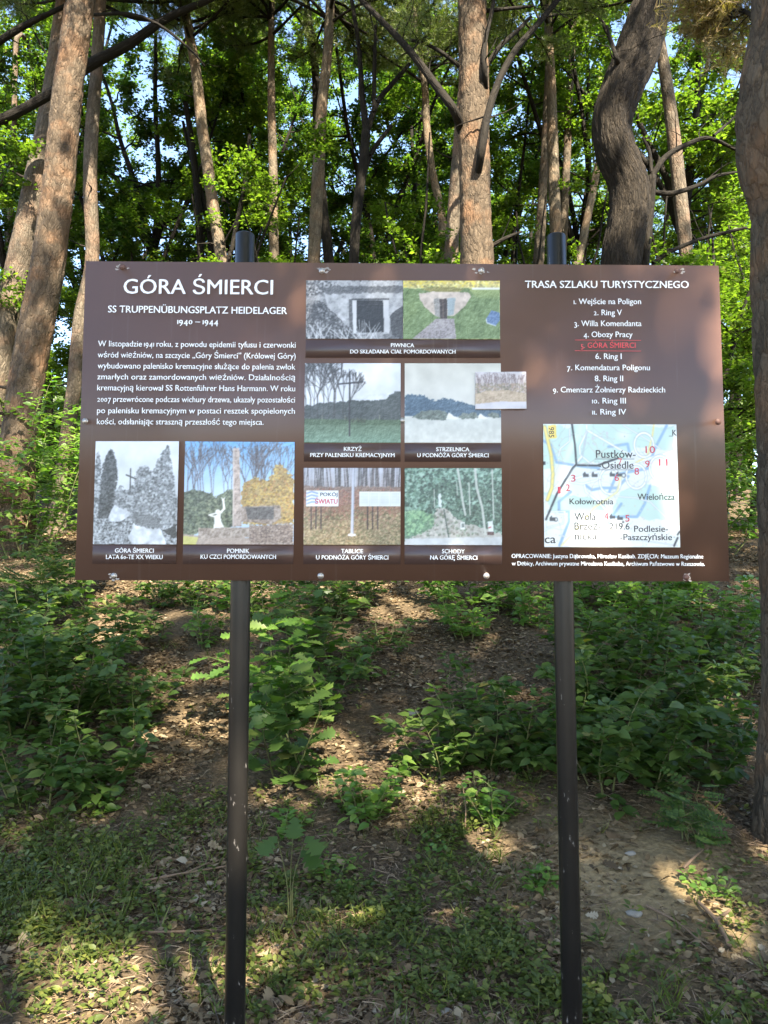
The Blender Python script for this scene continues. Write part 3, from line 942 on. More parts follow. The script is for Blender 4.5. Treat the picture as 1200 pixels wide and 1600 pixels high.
for pts, w_ in (([(900, 181), (930, 380), (942, 440)], 12), ([(995, 181), (1005, 290), (1035, 400), (1052, 545)], 13), ([(962, 260), (968, 440)], 6), ([(1090, 190), (1098, 460)], 7), ([(895, 260), (898, 330)], 5), ([(770, 300), (772, 400)], 5)):
    c.line(pts, w_, (206, 208, 200), .9)
c.poly([(608, 570), (1143, 560), (1143, 608), (608, 608)], (204, 206, 206), 1, 4, .05); c.mottle(c.inside([(608, 562), (1143, 562), (1143, 608), (608, 608)]), 18, .04, 72)
gb = [(608, 420), (680, 410), (760, 440), (770, 500), (680, 545), (608, 550)]
c.poly(gb, (96, 140, 104), .7, 14, .06); c.dabs(gb, 400, [(130, 176, 130), (84, 120, 92), (160, 200, 150)], 4, 9, .7)
c.poly([(916, 480), (940, 478), (940, 518), (916, 520)], (232, 236, 232)); c.poly([(921, 486), (936, 485), (936, 508), (921, 509)], (120, 130, 126))
c.poly([(1066, 474), (1094, 472), (1096, 532), (1068, 534)], (226, 230, 228)); c.line([(1070, 510), (1082, 506)], 6, (190, 80, 80)); c.poly([(1064, 530), (1098, 530), (1098, 548), (1064, 550)], (90, 60, 60))
c.sheet("photo_print", [(632.3, 731.4), (783.8, 731.7), (784.3, 852.0), (632.2, 851.7)], sign, wash=0.08)

# caption bars under the photographs
def bar(corners, rows):
    P_ = [board_xy(*k) for k in corners]
    V = [(p[0], -0.0010, p[1]) for p in P_] + [(p[0], 0.0, p[1]) for p in P_]
    b_ = MB(); b_.add(V, [(3, 2, 1, 0), (0, 1, 5, 4), (1, 2, 6, 5), (2, 3, 7, 6), (3, 0, 4, 7)])
    o = b_.build("caption_bar", M_BAR, sign)
    t = Letters()
    for (s_, a, b, c_, cap) in rows:
        t.line(s_, a, b, c_, cap, c_ + 0.3, 0.026, old=True)
    t.build("caption_lettering", M_WHITE, o)


bar([(145.2, 851.8), (275.7, 852.1), (274.9, 881.2), (144.2, 881.0)], [("GÓRA ŚMIERCI", 179.8, 240.3, 863.4, 6.5), ("LATA 60-TE XX WIEKU", 165.9, 254.2, 873.3, 6.5)])
bar([(286.1, 851.9), (458.8, 852.4), (458.3, 881.6), (285.5, 881.4)], [("POMNIK", 355, 389.6, 863.8, 6.5), ("KU CZCI POMORDOWANYCH", 313.7, 431.2, 873.0, 6.5)])
bar([(477.8, 531.0), (781.4, 531.6), (781.6, 558.9), (477.2, 558.6)], [("PIWNICA", 611, 647, 542.4, 5.9), ("DO SKŁADANIA CIAŁ POMORDOWANYCH", 547.3, 711.6, 552.4, 5.9)])
bar([(475.2, 692.9), (626.0, 693.2), (626.0, 721.3), (474.7, 721.1)], [("KRZYŻ", 537.4, 564.8, 704.4, 6.0), ("PRZY PALENISKU KREMACYJNYM", 485, 616.4, 714, 6.0)])
bar([(632.2, 693.2), (783.0, 693.4), (783.3, 721.5), (632.2, 721.4)], [("STRZELNICA", 681.6, 733.2, 704.9, 6.0), ("U PODNÓŻA GÓRY ŚMIERCI", 652, 763.2, 714.3, 6.0)])
bar([(474.2, 852.6), (625.8, 852.7), (625.8, 881.8), (473.9, 881.6)], [("TABLICE", 533, 567.2, 864.2, 6.4), ("U PODNÓŻA GÓRY ŚMIERCI", 494, 606.6, 874, 6.4)])
bar([(632.2, 852.8), (784.3, 853.2), (784.6, 882.2), (632.1, 881.9)], [("SCHODY", 690.7, 725.9, 864.5, 6.4), ("NA GÓRĘ ŚMIERCI", 672.3, 745.5, 874.3, 6.4)])

# later photograph stuck over the corner of the shooting-range print
c = Canvas(0, 0, 80, 58, 108, 80, 9)
c.grad(0, (206, 200, 204), 30, (186, 170, 160)); c.mottle(np.ones(c.X.shape), 18, .1, 80)
for k in range(34):
    x = c.g.uniform(0, 80); c.tree(x, c.g.uniform(24, 32), c.g.uniform(20, 34), c.g.uniform(.6, 1.5), (128, 112, 112), .6, 3, -1.57 + c.g.uniform(-.1, .1), .4)
c.dabs([(0, 18), (80, 18), (80, 34), (0, 34)], 300, [(150, 140, 112), (120, 116, 96), (176, 150, 130)], .8, 2.2, .5)
c.poly([(0, 34), (20, 30), (50, 28), (80, 34), (80, 48), (0, 50)], (190, 168, 142), .95, 2, .3); c.mottle(c.inside([(0, 32), (80, 30), (80, 48), (0, 50)]), 26, .25, 81)
c.poly([(0, 50), (40, 46), (80, 47), (80, 58), (0, 58)], (206, 202, 208))
c.sheet("stuck_on_photo", [(742.2, 582.0), (821.4, 581.6), (822.3, 639.6), (742.2, 640.2)], sign, y=-0.0062, th=0.0048)

# the route map
c = Canvas(222, 74, 917, 699, 232, 208, 10)
c.grad(74, (226, 232, 230), 699, (236, 238, 232))
for P_ in ([(300, 90), (520, 74), (760, 74), (900, 90), (900, 210), (700, 190), (640, 250), (460, 270), (300, 270)], [(620, 420), (760, 380), (910, 440), (915, 560), (760, 560), (700, 540), (560, 560)],
           [(222, 420), (300, 450), (400, 440), (520, 470), (560, 520), (360, 520), (260, 520)], [(222, 80), (330, 80), (300, 240), (270, 300), (222, 300)]):
    c.poly(P_, (194, 221, 211), .9, 14, .02)
for x, y, rx, ry in ((560, 620, 60, 50), (300, 600, 50, 40), (640, 130, 40, 30), (850, 330, 60, 60)):
    c.blend(np.clip(1.3 - np.hypot((c.X - x) / rx, (c.Y - y) / ry), 0, 1) * .6, (244, 244, 232))
c.dabs([(420, 100), (560, 100), (560, 190), (420, 190)], 40, [(190, 196, 198), (206, 196, 206)], 3, 6, .7)
for pts in ([(866, 80), (800, 200), (760, 300), (600, 330), (560, 420)], [(360, 420), (300, 470), (300, 520), (350, 520), (350, 570), (300, 690)], [(430, 380), (470, 410), (520, 400)], [(560, 190), (660, 175), (670, 230)],
            [(770, 390), (740, 480), (700, 545), (560, 545)], [(222, 160), (260, 180), (290, 270), (420, 290), (520, 300)], [(620, 480), (560, 560), (520, 640)], [(520, 400), (600, 400), (660, 340)]):
    c.line(pts, 14, (146, 180, 211), .95)
for pts, w_ in (([(448, 80), (450, 110), (410, 190), (412, 230), (470, 280)], 7), ([(450, 105), (640, 215), (760, 250)], 8), ([(300, 240), (310, 200), (360, 160), (360, 100)], 5), ([(240, 600), (320, 580), (330, 520), (260, 520)], 5),
                ([(430, 380), (440, 420), (500, 470), (550, 520), (555, 560)], 9), ([(560, 440), (700, 450), (770, 470), (850, 550), (910, 570)], 4), ([(640, 80), (760, 150), (830, 200)], 4), ([(360, 360), (460, 330), (560, 300), (700, 270), (900, 210)], 12),
                ([(360, 370), (420, 380), (500, 360), (520, 300)], 8), ([(300, 640), (420, 660), (560, 640), (900, 690)], 3)):
    c.line(pts, w_ + 4, (170, 180, 188), .9); c.line(pts, w_, (246, 248, 246), .95)
c.line([(700, 270), (760, 240), (790, 130), (800, 74)], 9, (238, 222, 150), .9)
for cx, cy, rx, ry in ((745, 180, 50, 62), (825, 300, 54, 64), (565, 365, 54, 66), (700, 340, 52, 62)):
    c.ring(cx, cy, rx, ry, 13, (168, 176, 182), .9); c.ring(cx, cy, rx, ry, 7, (250, 250, 248))
c.line([(222, 470), (250, 420), (300, 380), (420, 250), (450, 110)], 12, (176, 186, 194), .6); c.line([(222, 470), (250, 420), (300, 380), (420, 240)], 7, (250, 250, 248))
c.line([(230, 90), (262, 230), (270, 330), (264, 400), (240, 460)], 20, (150, 150, 120), .8); c.line([(230, 90), (262, 230), (270, 330), (264, 400), (240, 460)], 14, (240, 222, 130))
c.poly([(246, 82), (288, 78), (292, 146), (252, 150)], (240, 214, 110))
c.line([(310, 690), (380, 620), (480, 500), (600, 420), (620, 340)], 11, (238, 226, 160), .75)
c.line([(372, 74), (386, 180), (392, 280), (372, 300), (290, 430), (232, 560)], 10, (54, 58, 66)); c.line([(390, 284), (500, 286), (608, 248)], 10, (54, 58, 66))
for _ in range(60):
    x, y = c.g.uniform(230, 900), c.g.uniform(90, 680)
    p_ = [(x, y)]; a_ = c.g.uniform(0, 6.28)
    for _k in range(5):
        a_ += c.g.uniform(-.6, .6); x += 26 * math.cos(a_); y += 26 * math.sin(a_); p_.append((x, y))
    c.line(p_, 2.4, [(176, 180, 184), (196, 176, 160), (170, 196, 190)][c.g.integers(3)], .6)
c.dabs([(230, 90), (910, 90), (910, 690), (230, 690)], 130, [(150, 156, 164), (206, 190, 180), (180, 200, 190)], 2.4, 4.5, .6)
for pts in ([(490, 252), (692, 252)], [(500, 307), (684, 307)], [(378, 565), (488, 565)], [(378, 612), (510, 612)], [(378, 662), (495, 662)], [(878, 134), (897, 134)]): c.line(pts, 3, (90, 96, 104), .9)
for x, y in ((440, 332), (483, 332), (576, 330), (610, 330), (572, 545), (610, 550), (265, 555)):
    c.poly([(x - 14, y + 12), (x - 14, y - 4), (x - 4, y - 16), (x, y - 4), (x + 16, y - 4), (x + 16, y + 12)], (64, 70, 78), .95)
c.ring(636, 335, 10, 10, 4, (70, 76, 84)); c.ring(282, 560, 9, 9, 4, (70, 76, 84)); c.ring(627, 572, 3, 3, 5, (60, 64, 70))
c.line([(905, 650), (885, 692)], 9, (54, 58, 66)); c.line([(915, 620), (905, 635)], 8, (54, 58, 66)); c.poly([(222, 265), (232, 265), (234, 285), (222, 285)], (54, 58, 66))
c.dabs([(800, 400), (915, 400), (915, 690), (500, 690), (500, 600)], 60, [(214, 200, 206), (206, 210, 204)], 3, 5, .7)
c.dabs([(680, 260), (880, 260), (880, 400), (680, 430)], 40, [(220, 180, 186), (190, 196, 200)], 3, 5, .7)
mp_ = c.sheet("map_print", [(848.5, 662.6), (1056.6, 663.4), (1062.8, 855.4), (850.3, 854.9)], sign, soft=0.12)
t = Letters()
yl = -0.0018
for s_, a, b, c_, cap in (("Pustków-", 931, 992.8, 715.4, 12), ("-Osiedle", 935, 989.7, 732.4, 11.5), ("Kołowrotnia", 889.8, 958, 788, 9), ("Wielończa", 995.9, 1053.8, 781, 9.6), ("Wola", 897.5, 930.5, 812.6, 11),
                          ("Brzeź-", 897.5, 938.8, 827.4, 11), ("nicka", 898, 932.5, 842.8, 11), ("219.6", 952, 983.4, 827.4, 10), ("Podlesie-", 990.6, 1043.6, 831, 9.6), ("-Paszczyńskie", 968.7, 1049.8, 844, 9.6),
                          ("ca", 851, 868, 848.6, 13), ("K", 1050.2, 1056.6, 680.7, 9)):
    t.line(s_, a, b, c_, cap, None, 0.012, y=yl)
# road number turned on its side
V, F = run_mesh("985", 0.01)
ctr = board_xy(861.5, 675.6)
u = V[:, 0] - (V[:, 0].min() + V[:, 0].max()) / 2; v = V[:, 1] - V[:, 1].max() / 2
sc_ = 0.0105 / CAPH * 1.5
t.mb.add(np.stack([ctr[0] + v * sc_, np.full(len(V), yl), ctr[1] - u * sc_], 1), F)
t.build("lettering", M_BLACKT, mp_)
t = Letters()
for s_, X0, X1, Yb, cap in (("10", 741, 789, 220, 34), ("9", 739, 762, 293, 34), ("11", 809, 852, 285, 34), ("8", 685, 708, 330, 34), ("7", 603, 622, 280, 32), ("6", 584, 606, 362, 34), ("3", 363, 386, 365, 34),
                            ("2", 337, 358, 413, 34), ("1", 297, 310, 425, 34), ("4", 531, 553, 558, 34), ("5", 638, 660, 568, 34)):
    t.line(s_, 780 + X0 / 3.243, 780 + X1 / 3.243, 640 + Yb / 3.243, cap / 3.243, None, 0.006, y=yl)
t.build("lettering", M_MAPRED, mp_)
bpy.data.objects.remove(_to)


# ------------------------------------------------------------------ growing things
def catmull(P, step):
    P = np.asarray(P, float)
    if len(P) == 2:
        n_ = max(2, int(np.linalg.norm(P[1, :3] - P[0, :3]) / step) + 1)
        t_ = np.linspace(0, 1, n_)[:, None]
        return P[0] * (1 - t_) + P[1] * t_
    out = []
    Q = np.vstack([2 * P[0] - P[1], P, 2 * P[-1] - P[-2]])
    for i in range(1, len(Q) - 2):
        p0, p1, p2, p3 = Q[i - 1], Q[i], Q[i + 1], Q[i + 2]
        n_ = max(1, int(np.linalg.norm(p2[:3] - p1[:3]) / step))
        t_ = np.linspace(0, 1, n_, endpoint=False)[:, None]
        out.append(0.5 * (2 * p1 + (p2 - p0) * t_ + (2 * p0 - 5 * p1 + 4 * p2 - p3) * t_ ** 2 + (3 * p1 - p0 - 3 * p2 + p3) * t_ ** 3))
    out.append(P[-1:])
    return np.vstack(out)


def tube(P, rad, segs=10, rough=0.0, seed=0, nfreq=9.0, ridge=0.0, nr=0, rl=3.0):
    """tapered tube along P; uv in metres (round, along)"""
    P = np.asarray(P, float); rad = np.asarray(rad, float)
    n_ = len(P)
    T = np.gradient(P, axis=0)
    T /= np.linalg.norm(T, axis=1)[:, None] + 1e-12
    ref = np.array([0, 1.0, 0]) if abs(T[0][1]) < 0.9 else np.array([1.0, 0, 0])
    Nn = ref - T[0] * (ref @ T[0]); Nn /= np.linalg.norm(Nn)
    Ns = []
    for i in range(n_):
        Nn = Nn - T[i] * (Nn @ T[i]); Nn /= np.linalg.norm(Nn) + 1e-12
        Ns.append(Nn)
    Ns = np.array(Ns); B = np.cross(T, Ns)
    a = np.linspace(0, 2 * math.pi, segs, endpoint=False)
    rr = np.repeat(rad[:, None], segs, 1)
    along = np.concatenate([[0], np.cumsum(np.linalg.norm(np.diff(P, axis=0), axis=1))])
    if rough:
        U_, A_ = np.meshgrid(np.cos(a) * 1.7, along)
        W_, _ = np.meshgrid(np.sin(a) * 1.7, along)
        rr = rr * (1 + rough * 2 * (fbm(U_ * 1.3 + seed * 3.1 + W_, A_ * nfreq * 0.22 + W_ * 1.4, seed, 3) - 0.5))
    if ridge:                                            # bark plates and furrows standing out of the trunk
        A2, L2 = np.meshgrid(a / (2 * math.pi) * nr, along * rl)
        wob = (vnoise(A2 * .5, L2 * .9, seed + 5) - .5) * 1.6
        f_ = np.abs(fbm(A2 + wob, L2, seed + 9, 2) - .5) * 2
        rr = rr + ridge * (np.clip(f_ * 2.6, 0, 1) - .5)
    V = P[:, None] + rr[..., None] * (np.cos(a)[None, :, None] * Ns[:, None] + np.sin(a)[None, :, None] * B[:, None])
    V = V.reshape(-1, 3)
    ix = np.arange(n_ * segs).reshape(n_, segs)
    k2 = np.r_[1:segs, 0]
    q_ = np.stack([ix[:-1], ix[:-1][:, k2], ix[1:][:, k2], ix[1:]], -1).reshape(-1, 4)
    circ = 2 * math.pi * np.mean(rad)
    uu = np.arange(segs + 1) / segs * circ
    UV = np.zeros((n_ - 1, segs, 4, 2))
    UV[..., 0, 0] = uu[None, :-1]; UV[..., 1, 0] = uu[None, 1:]; UV[..., 2, 0] = uu[None, 1:]; UV[..., 3, 0] = uu[None, :-1]
    UV[..., 0, 1] = along[:-1, None]; UV[..., 1, 1] = along[:-1, None]; UV[..., 2, 1] = along[1:, None]; UV[..., 3, 1] = along[1:, None]
    UV = UV.reshape(-1, 2) + np.array([seed * 0.731, seed * 1.37])
    # closed tip
    tip = len(V)
    V = np.vstack([V, P[-1] + T[-1] * rad[-1] * 0.5])
    L = q_.ravel(); st = np.arange(len(q_)) * 4
    tri = np.stack([ix[-1], ix[-1][k2], np.full(segs, tip)], -1)
    L = np.concatenate([L, tri.ravel()]); st = np.concatenate([st, len(q_) * 4 + np.arange(segs) * 3])
    UV = np.vstack([UV, np.tile(UV[-1], (segs * 3, 1))])
    return V, L, st, UV


def tmpl(verts, faces):
    return np.array(verts, float), faces


RHOMB = tmpl([(0, 0, 0), (0.30, 0.45, 0.06), (0, 1, -0.05), (-0.30, 0.45, 0.06)], [(0, 1, 2, 3)])
OVATE = tmpl([(0, 0, 0), (-.27, .26, .05), (.27, .26, .05), (0, .3, -.01), (-.24, .62, .03), (.24, .62, .03), (0, .66, -.05), (0, 1, -.14)],
             [(0, 3, 1), (0, 2, 3), (3, 6, 4, 1), (3, 2, 5, 6), (6, 7, 4), (6, 5, 7)])


def lobed(ws, ts, droop=0.12):
    V, F = [], []
    for t_, w_ in zip(ts, ws):
        z = -droop * t_ * t_
        V += [(0, t_, z), (-w_, t_ + 0.03 * (w_ > .2), z + 0.12 * w_), (w_, t_ + 0.03 * (w_ > .2), z + 0.12 * w_)]
    for i in range(len(ts) - 1):
        a, b = 3 * i, 3 * i + 3
        F += [(a, b, b + 1, a + 1), (a, a + 2, b + 2, b)]
    return np.array(V, float), F


OAKLEAF = lobed([.015, .10, .20, .10, .30, .15, .38, .2, .32, .16, .03], [0, .12, .24, .33, .46, .54, .68, .76, .86, .93, 1.0])
NEEDLE = tmpl([(-.018, 0, 0), (.018, 0, 0), (0.004, 1, 0.05)], [(0, 1, 2)])
BLADE = tmpl([(-.03, 0, 0), (.03, 0, 0), (-.022, .45, .04), (.022, .45, .04), (0, 1, -.12)], [(0, 1, 3, 2), (2, 3, 4)])


def unit(a): return a / (np.linalg.norm(a, axis=-1, keepdims=True) + 1e-12)


def scatter(T, pos, fwd, up, size, wid=None):
    """copies of leaf template T at pos, pointing along fwd with face normal near up"""
    tv, tf = T
    pos = np.asarray(pos, float)
    n_ = len(pos)
    Yx = unit(np.asarray(fwd, float))
    Xx = unit(np.cross(Yx, up)); Zx = np.cross(Xx, Yx)
    size = np.broadcast_to(np.asarray(size, float), (n_,))
    ws = size if wid is None else size * wid
    V = pos[:, None] + tv[None, :, 0, None] * Xx[:, None] * ws[:, None, None] + tv[None, :, 1, None] * Yx[:, None] * size[:, None, None] + tv[None, :, 2, None] * Zx[:, None] * size[:, None, None]
    nv = len(tv)
    lens = np.array([len(f) for f in tf]); flat = np.concatenate([np.array(f) for f in tf])
    L = (flat[None] + nv * np.arange(n_)[:, None]).ravel()
    st0 = np.concatenate([[0], np.cumsum(lens)[:-1]])
    st = (st0[None] + len(flat) * np.arange(n_)[:, None]).ravel()
    return V.reshape(-1, 3), L, st


def rdir(g, n_, zlo=-1.0, zhi=1.0):
    z = g.uniform(zlo, zhi, n_); a = g.uniform(0, 2 * math.pi, n_)
    s_ = np.sqrt(np.clip(1 - z * z, 0, 1))
    return np.stack([s_ * np.cos(a), s_ * np.sin(a), z], 1)


def grow_line(g, p0, d0, length, steps, wander, lift):
    P = [np.array(p0, float)]
    d = np.array(d0, float); d /= np.linalg.norm(d)
    for k in range(steps):
        d = d + g.normal(0, wander, 3) + np.array([0, 0, lift])
        d /= np.linalg.norm(d)
        P.append(P[-1] + d * length / steps)
    return np.array(P)


def broadleaf(seed, height, low, spread, leaders, nleaf, leaf=0.095, trunk_r=0.09, clump=0.0):
    """slim forest broadleaf: wood mesh data and crown mesh data, base at the origin"""
    g = np.random.default_rng(seed)
    mb = MB()
    tw_p, tw_d = [], []
    fork = height * g.uniform(0.25, 0.4)
    tr = grow_line(g, (0, 0, -0.4), (g.normal(0, .05), g.normal(0, .05), 1), fork + 0.4, 6, 0.05, 0.06)
    tr = catmull(tr, 0.25)
    mb.addarr(*tube(tr, np.linspace(trunk_r * 1.25, trunk_r * 0.8, len(tr)), 9, 0.08, seed))
    axes = [(tr, np.linspace(trunk_r, trunk_r * .8, len(tr)), low)]
    for k in range(leaders):
        a = 2 * math.pi * k / leaders + g.uniform(-.5, .5)
        d = np.array([math.cos(a) * 0.34, math.sin(a) * 0.34, 1.0])
        ln = (height - fork) * g.uniform(0.82, 1.05)
        P = catmull(grow_line(g, tr[-1], d, ln, 7, 0.09, 0.05), 0.25)
        rd = np.linspace(trunk_r * 0.72, 0.012, len(P))
        mb.addarr(*tube(P, rd, 8, 0.08, seed + k))
        axes.append((P, rd, low))
    for P, rd, lo in axes:
        ln = np.linalg.norm(np.diff(P, axis=0), axis=1).sum()
        nb = int(ln * 2.3)
        for _ in range(nb):
            i = g.integers(0, len(P))
            if P[i, 2] < lo: continue
            f = (P[i, 2] - lo) / (height - lo)
            L_ = spread * (0.95 - 0.55 * f) * g.uniform(0.45, 1.1)
            d = rdir(g, 1, -0.15, 0.6)[0]
            B = grow_line(g, P[i], d, L_, 5, 0.16, 0.03)
            mb.addarr(*tube(catmull(B, 0.3), np.linspace(min(0.022, rd[i] * .6), 0.005, len(catmull(B, 0.3))), 5))
            for _ in range(int(4 + L_ * 3)):
                j = g.uniform(0.25, 1.0) * (len(B) - 1)
                p = B[int(j)] + (B[min(int(j) + 1, len(B) - 1)] - B[int(j)]) * (j % 1)
                dd = unit(rdir(g, 1, -0.35, 0.5)[0] + 0.5 * d)
                tl = g.uniform(0.25, 0.7)
                q0 = p + dd * tl
                tw_p.append((p, q0)); tw_d.append(dd)
    A = np.array([t_[0] for t_ in tw_p]); Bq = np.array([t_[1] for t_ in tw_p]); D = np.array(tw_d)
    ok = np.arange(len(A))
    if clump:                                           # leave some limbs bare so that the crown has real windows
        ok = ok[fbm(Bq[:, 0] * 1.15 + Bq[:, 1] * .7 + 50, Bq[:, 2] * 1.15 + 50 + Bq[:, 1] * .9, seed, 2) > clump]
    k = ok[g.integers(0, len(ok), nleaf)]
    f = g.uniform(0.1, 1.0, nleaf)[:, None]
    pos = A[k] * (1 - f) + Bq[k] * f + g.normal(0, 0.05, (nleaf, 3))
    fw = unit(D[k] * 0.7 + rdir(g, nleaf, -0.6, 0.4))
    up = unit(np.array([0, 0, 1.0]) + g.normal(0, 0.42, (nleaf, 3)))
    V, L, st = scatter(RHOMB, pos, fw, up, leaf * g.uniform(0.4, 1.35, nleaf), g.uniform(0.85, 1.25, nleaf))
    c = MB(); c.addarr(V, L, st)
    return mb, c


def needle_tufts(g, tips, dirs, per=26, size=0.09, spread=0.5):
    n_ = len(tips) * per
    k = np.repeat(np.arange(len(tips)), per)
    f = g.uniform(-0.16, 0.02, n_)[:, None]
    pos = np.asarray(tips)[k] + np.asarray(dirs)[k] * f
    fw = unit(np.asarray(dirs)[k] * 0.8 + rdir(g, n_) * spread * 1.6)
    return scatter(NEEDLE, pos, fw, rdir(g, n_), size * g.uniform(0.7, 1.3, n_), 2.2)


def pine_bough(g, P, r0, r1, wood, tips, dirs, twigs=9, tl=0.45):
    """a pine limb along P with side twigs carrying needle tufts"""
    Q = catmull(P, 0.12)
    wood.addarr(*tube(Q, np.linspace(r0, r1, len(Q)), 7, 0.1, int(g.integers(99))))
    for _ in range(twigs):
        f = g.uniform(0.35, 1.0)
        p = Q[int(f * (len(Q) - 1))]
        ax = unit(Q[-1] - Q[0])
        d = unit(ax * 0.6 + rdir(g, 1, -0.5, 0.5)[0])
        T_ = grow_line(g, p, d, tl * g.uniform(0.5, 1.3), 4, 0.2, 0.05)
        wood.addarr(*tube(T_, np.linspace(0.007, 0.0025, len(T_)), 4))
        for j in range(1, 5):
            for _ in range(2):
                tips.append(T_[j] + g.normal(0, 0.03, 3)); dirs.append(unit(T_[j] - T_[j - 1] + g.normal(0, 0.4, 3)))


def pine_crown(g, path, z0, spread, n_, wood, tips, dirs):
    """high crown of a Scots pine round the trunk path, boughs from height z0 up"""
    idx_ = [i for i in range(len(path)) if path[i, 2] > z0]
    if not idx_: return
    for _ in range(n_):
        i = idx_[int(g.integers(len(idx_)))]
        f = (path[i, 2] - z0) / max(0.1, path[-1, 2] - z0)
        d = rdir(g, 1, -0.05, 0.55)[0]
        L_ = spread * (1.0 - 0.45 * f) * g.uniform(0.5, 1.1)
        P = grow_line(g, path[i], d, L_, 5, 0.13, 0.06)
        pine_bough(g, P, 0.028, 0.008, wood, tips, dirs, twigs=int(10 + 5 * L_), tl=0.6)


# ------------------------------------------------------------------ trees that can be told apart, traced as trunks in the wood
def trunk_tree(name, label, cat, d, path, mat, top=None, group=None, rough=0.07, limbs=(), crown=None, flare=1.45, base=True, dd=0.0, segs=22, stubs=0, seed=1, leafmat=None, ridge=(0, 0, 0)):
    """path: photo pixels (x, y, width) from the foot upwards, d metres in front of the viewer; grown on above the frame to height top"""
    g = np.random.default_rng(seed)
    pts = []
    for k, (px, py, wpx) in enumerate(path):
        p = at(px, py, d + dd * k / max(1, len(path) - 1))
        pts.append([*p, 0.5 * wpx / FPX * ((d) / ray(px, py)[1] * np.dot(ray(px, py), FWD))])
    pts = np.array(pts)
    if base:                                            # carry the foot down into the ground
        e = pts[0, :3] - pts[1, :3]; e /= np.linalg.norm(e)
        p = pts[0, :3].copy(); n_ = 0
        while p[2] > float(H(p[0], p[1])) - 0.25 and n_ < 400:
            p = p + e * 0.05; n_ += 1
            e = unit(e + np.array([0, 0, -0.01]))
        if n_ > 2:
            pts = np.vstack([[*p, pts[0, 3] * (1 + 0.03 * n_ * 0.05)], pts])
    if top and pts[-1, 2] < top:
        e = unit(pts[-1, :3] - pts[-2, :3]); e = unit(e + np.array([0, 0, 0.25]))
        p = pts[-1, :3]; h = top - p[2]
        for f in (0.35, 0.7, 1.0):
            q_ = p + e * (h * f / e[2]) + g.normal(0, 0.08, 3) * np.array([1, 1, 0])
            pts = np.vstack([pts, [*q_, pts[-1, 3] * (1 - 0.3 * f)]])
    C = catmull(pts, 0.03 if ridge[0] else 0.07)
    P, rad = C[:, :3], np.maximum(C[:, 3], 0.004)
    gz = float(H(P[0, 0], P[0, 1]))
    if base and flare > 1:
        hgt = np.maximum(P[:, 2] - gz, 0)
        rad = rad * (1 + (flare - 1) * np.exp(-hgt / (2.2 * rad.max())))
    root = empty(name, (P[0, 0], P[0, 1], gz))
    tag(root, label, cat, group)
    off = np.array(root.location)
    mb = MB(); mb.addarr(*tube(P - off, rad, segs, rough, seed, ridge=ridge[0], nr=ridge[1], rl=ridge[2]))
    mb.build("trunk", mat, root, smooth=True)
    wood, tips, dirs = MB(), [], []
    for L_ in limbs:                                    # (pixel path with widths, depth, needles?)
        lp, ld, ndl = L_
        Q = np.array([[*at(a, b, d + (ld - d) * min(1.0, k_ / 1.0) + k_ * 0.06), 0.5 * c_ / FPX * ld] for k_, (a, b, c_) in enumerate(lp)])
        Q = catmull(Q, 0.06)
        lb = MB(); lb.addarr(*tube(Q[:, :3] - off, np.maximum(Q[:, 3], 0.003), 10, 0.1, seed + 3))
        tot = float(np.linalg.norm(np.diff(Q[:, :3], axis=0), axis=1).sum())
        for _ in range(int(3 + tot * 3)):                # fine side twigs
            i = g.integers(int(len(Q) * .25), len(Q))
            ax = unit(Q[min(i + 1, len(Q) - 1), :3] - Q[i - 1, :3])
            tw = grow_line(g, Q[i, :3] - off, unit(ax * .7 + rdir(g, 1)[0]), g.uniform(.15, .6), 4, .25, .02)
            lb.addarr(*tube(tw, np.linspace(max(.003, Q[i, 3] * .3), .0015, len(tw)), 5))
        lb.build("branch", M_DARK if len(L_) < 4 or not L_ else mat, root, smooth=True)
        if ndl:
            for _ in range(ndl):
                i = g.integers(int(len(Q) * 0.45), len(Q))
                pine_bough(g, grow_line(g, Q[i, :3], unit(Q[-1, :3] - Q[0, :3]) + rdir(g, 1, -.6, .5)[0] * 0.9, g.uniform(.5, 1.1) * min(1, d / 9), 4, .15, .02), 0.012 * min(1, d / 9), 0.004, wood, tips, dirs, 8, 0.4 * min(1, d / 9))
    for _ in range(stubs):
        i = g.integers(int(len(P) * 0.15), int(len(P) * 0.8))
        a = g.uniform(0, 6.28)
        dr = unit(np.array([math.cos(a), 0.5 * math.sin(a), g.uniform(-.1, .5)]))
        Q = grow_line(g, P[i] + dr * rad[i] * 0.7, dr, g.uniform(0.12, 0.5), 4, 0.22, 0.0)
        sb = MB(); sb.addarr(*tube(Q - off, np.linspace(rad[i] * 0.13 + .003, 0.002, len(Q)), 6, 0.1, 2))
        sb.build("branch", M_DARK, root, smooth=True)
    if crown:
        z0, spread, n_ = crown
        pine_crown(g, P, z0, spread, n_, wood, tips, dirs)
    if tips:
        wd_ = MB(); wd_.n = wood.n; wd_.nl = wood.nl; wd_.V = [v - off for v in wood.V]; wd_.L = wood.L; wd_.S = wood.S; wd_.U = wood.U
        cr = MB(); V, L, st = needle_tufts(g, tips, dirs, size=0.09 if d > 6 else 0.06); cr.addarr(V - off, L, st)
        co = cr.build("crown", leafmat or M_NEEDLE, root)
        wd_.build("bough", M_DARK, co, smooth=True)
    return root


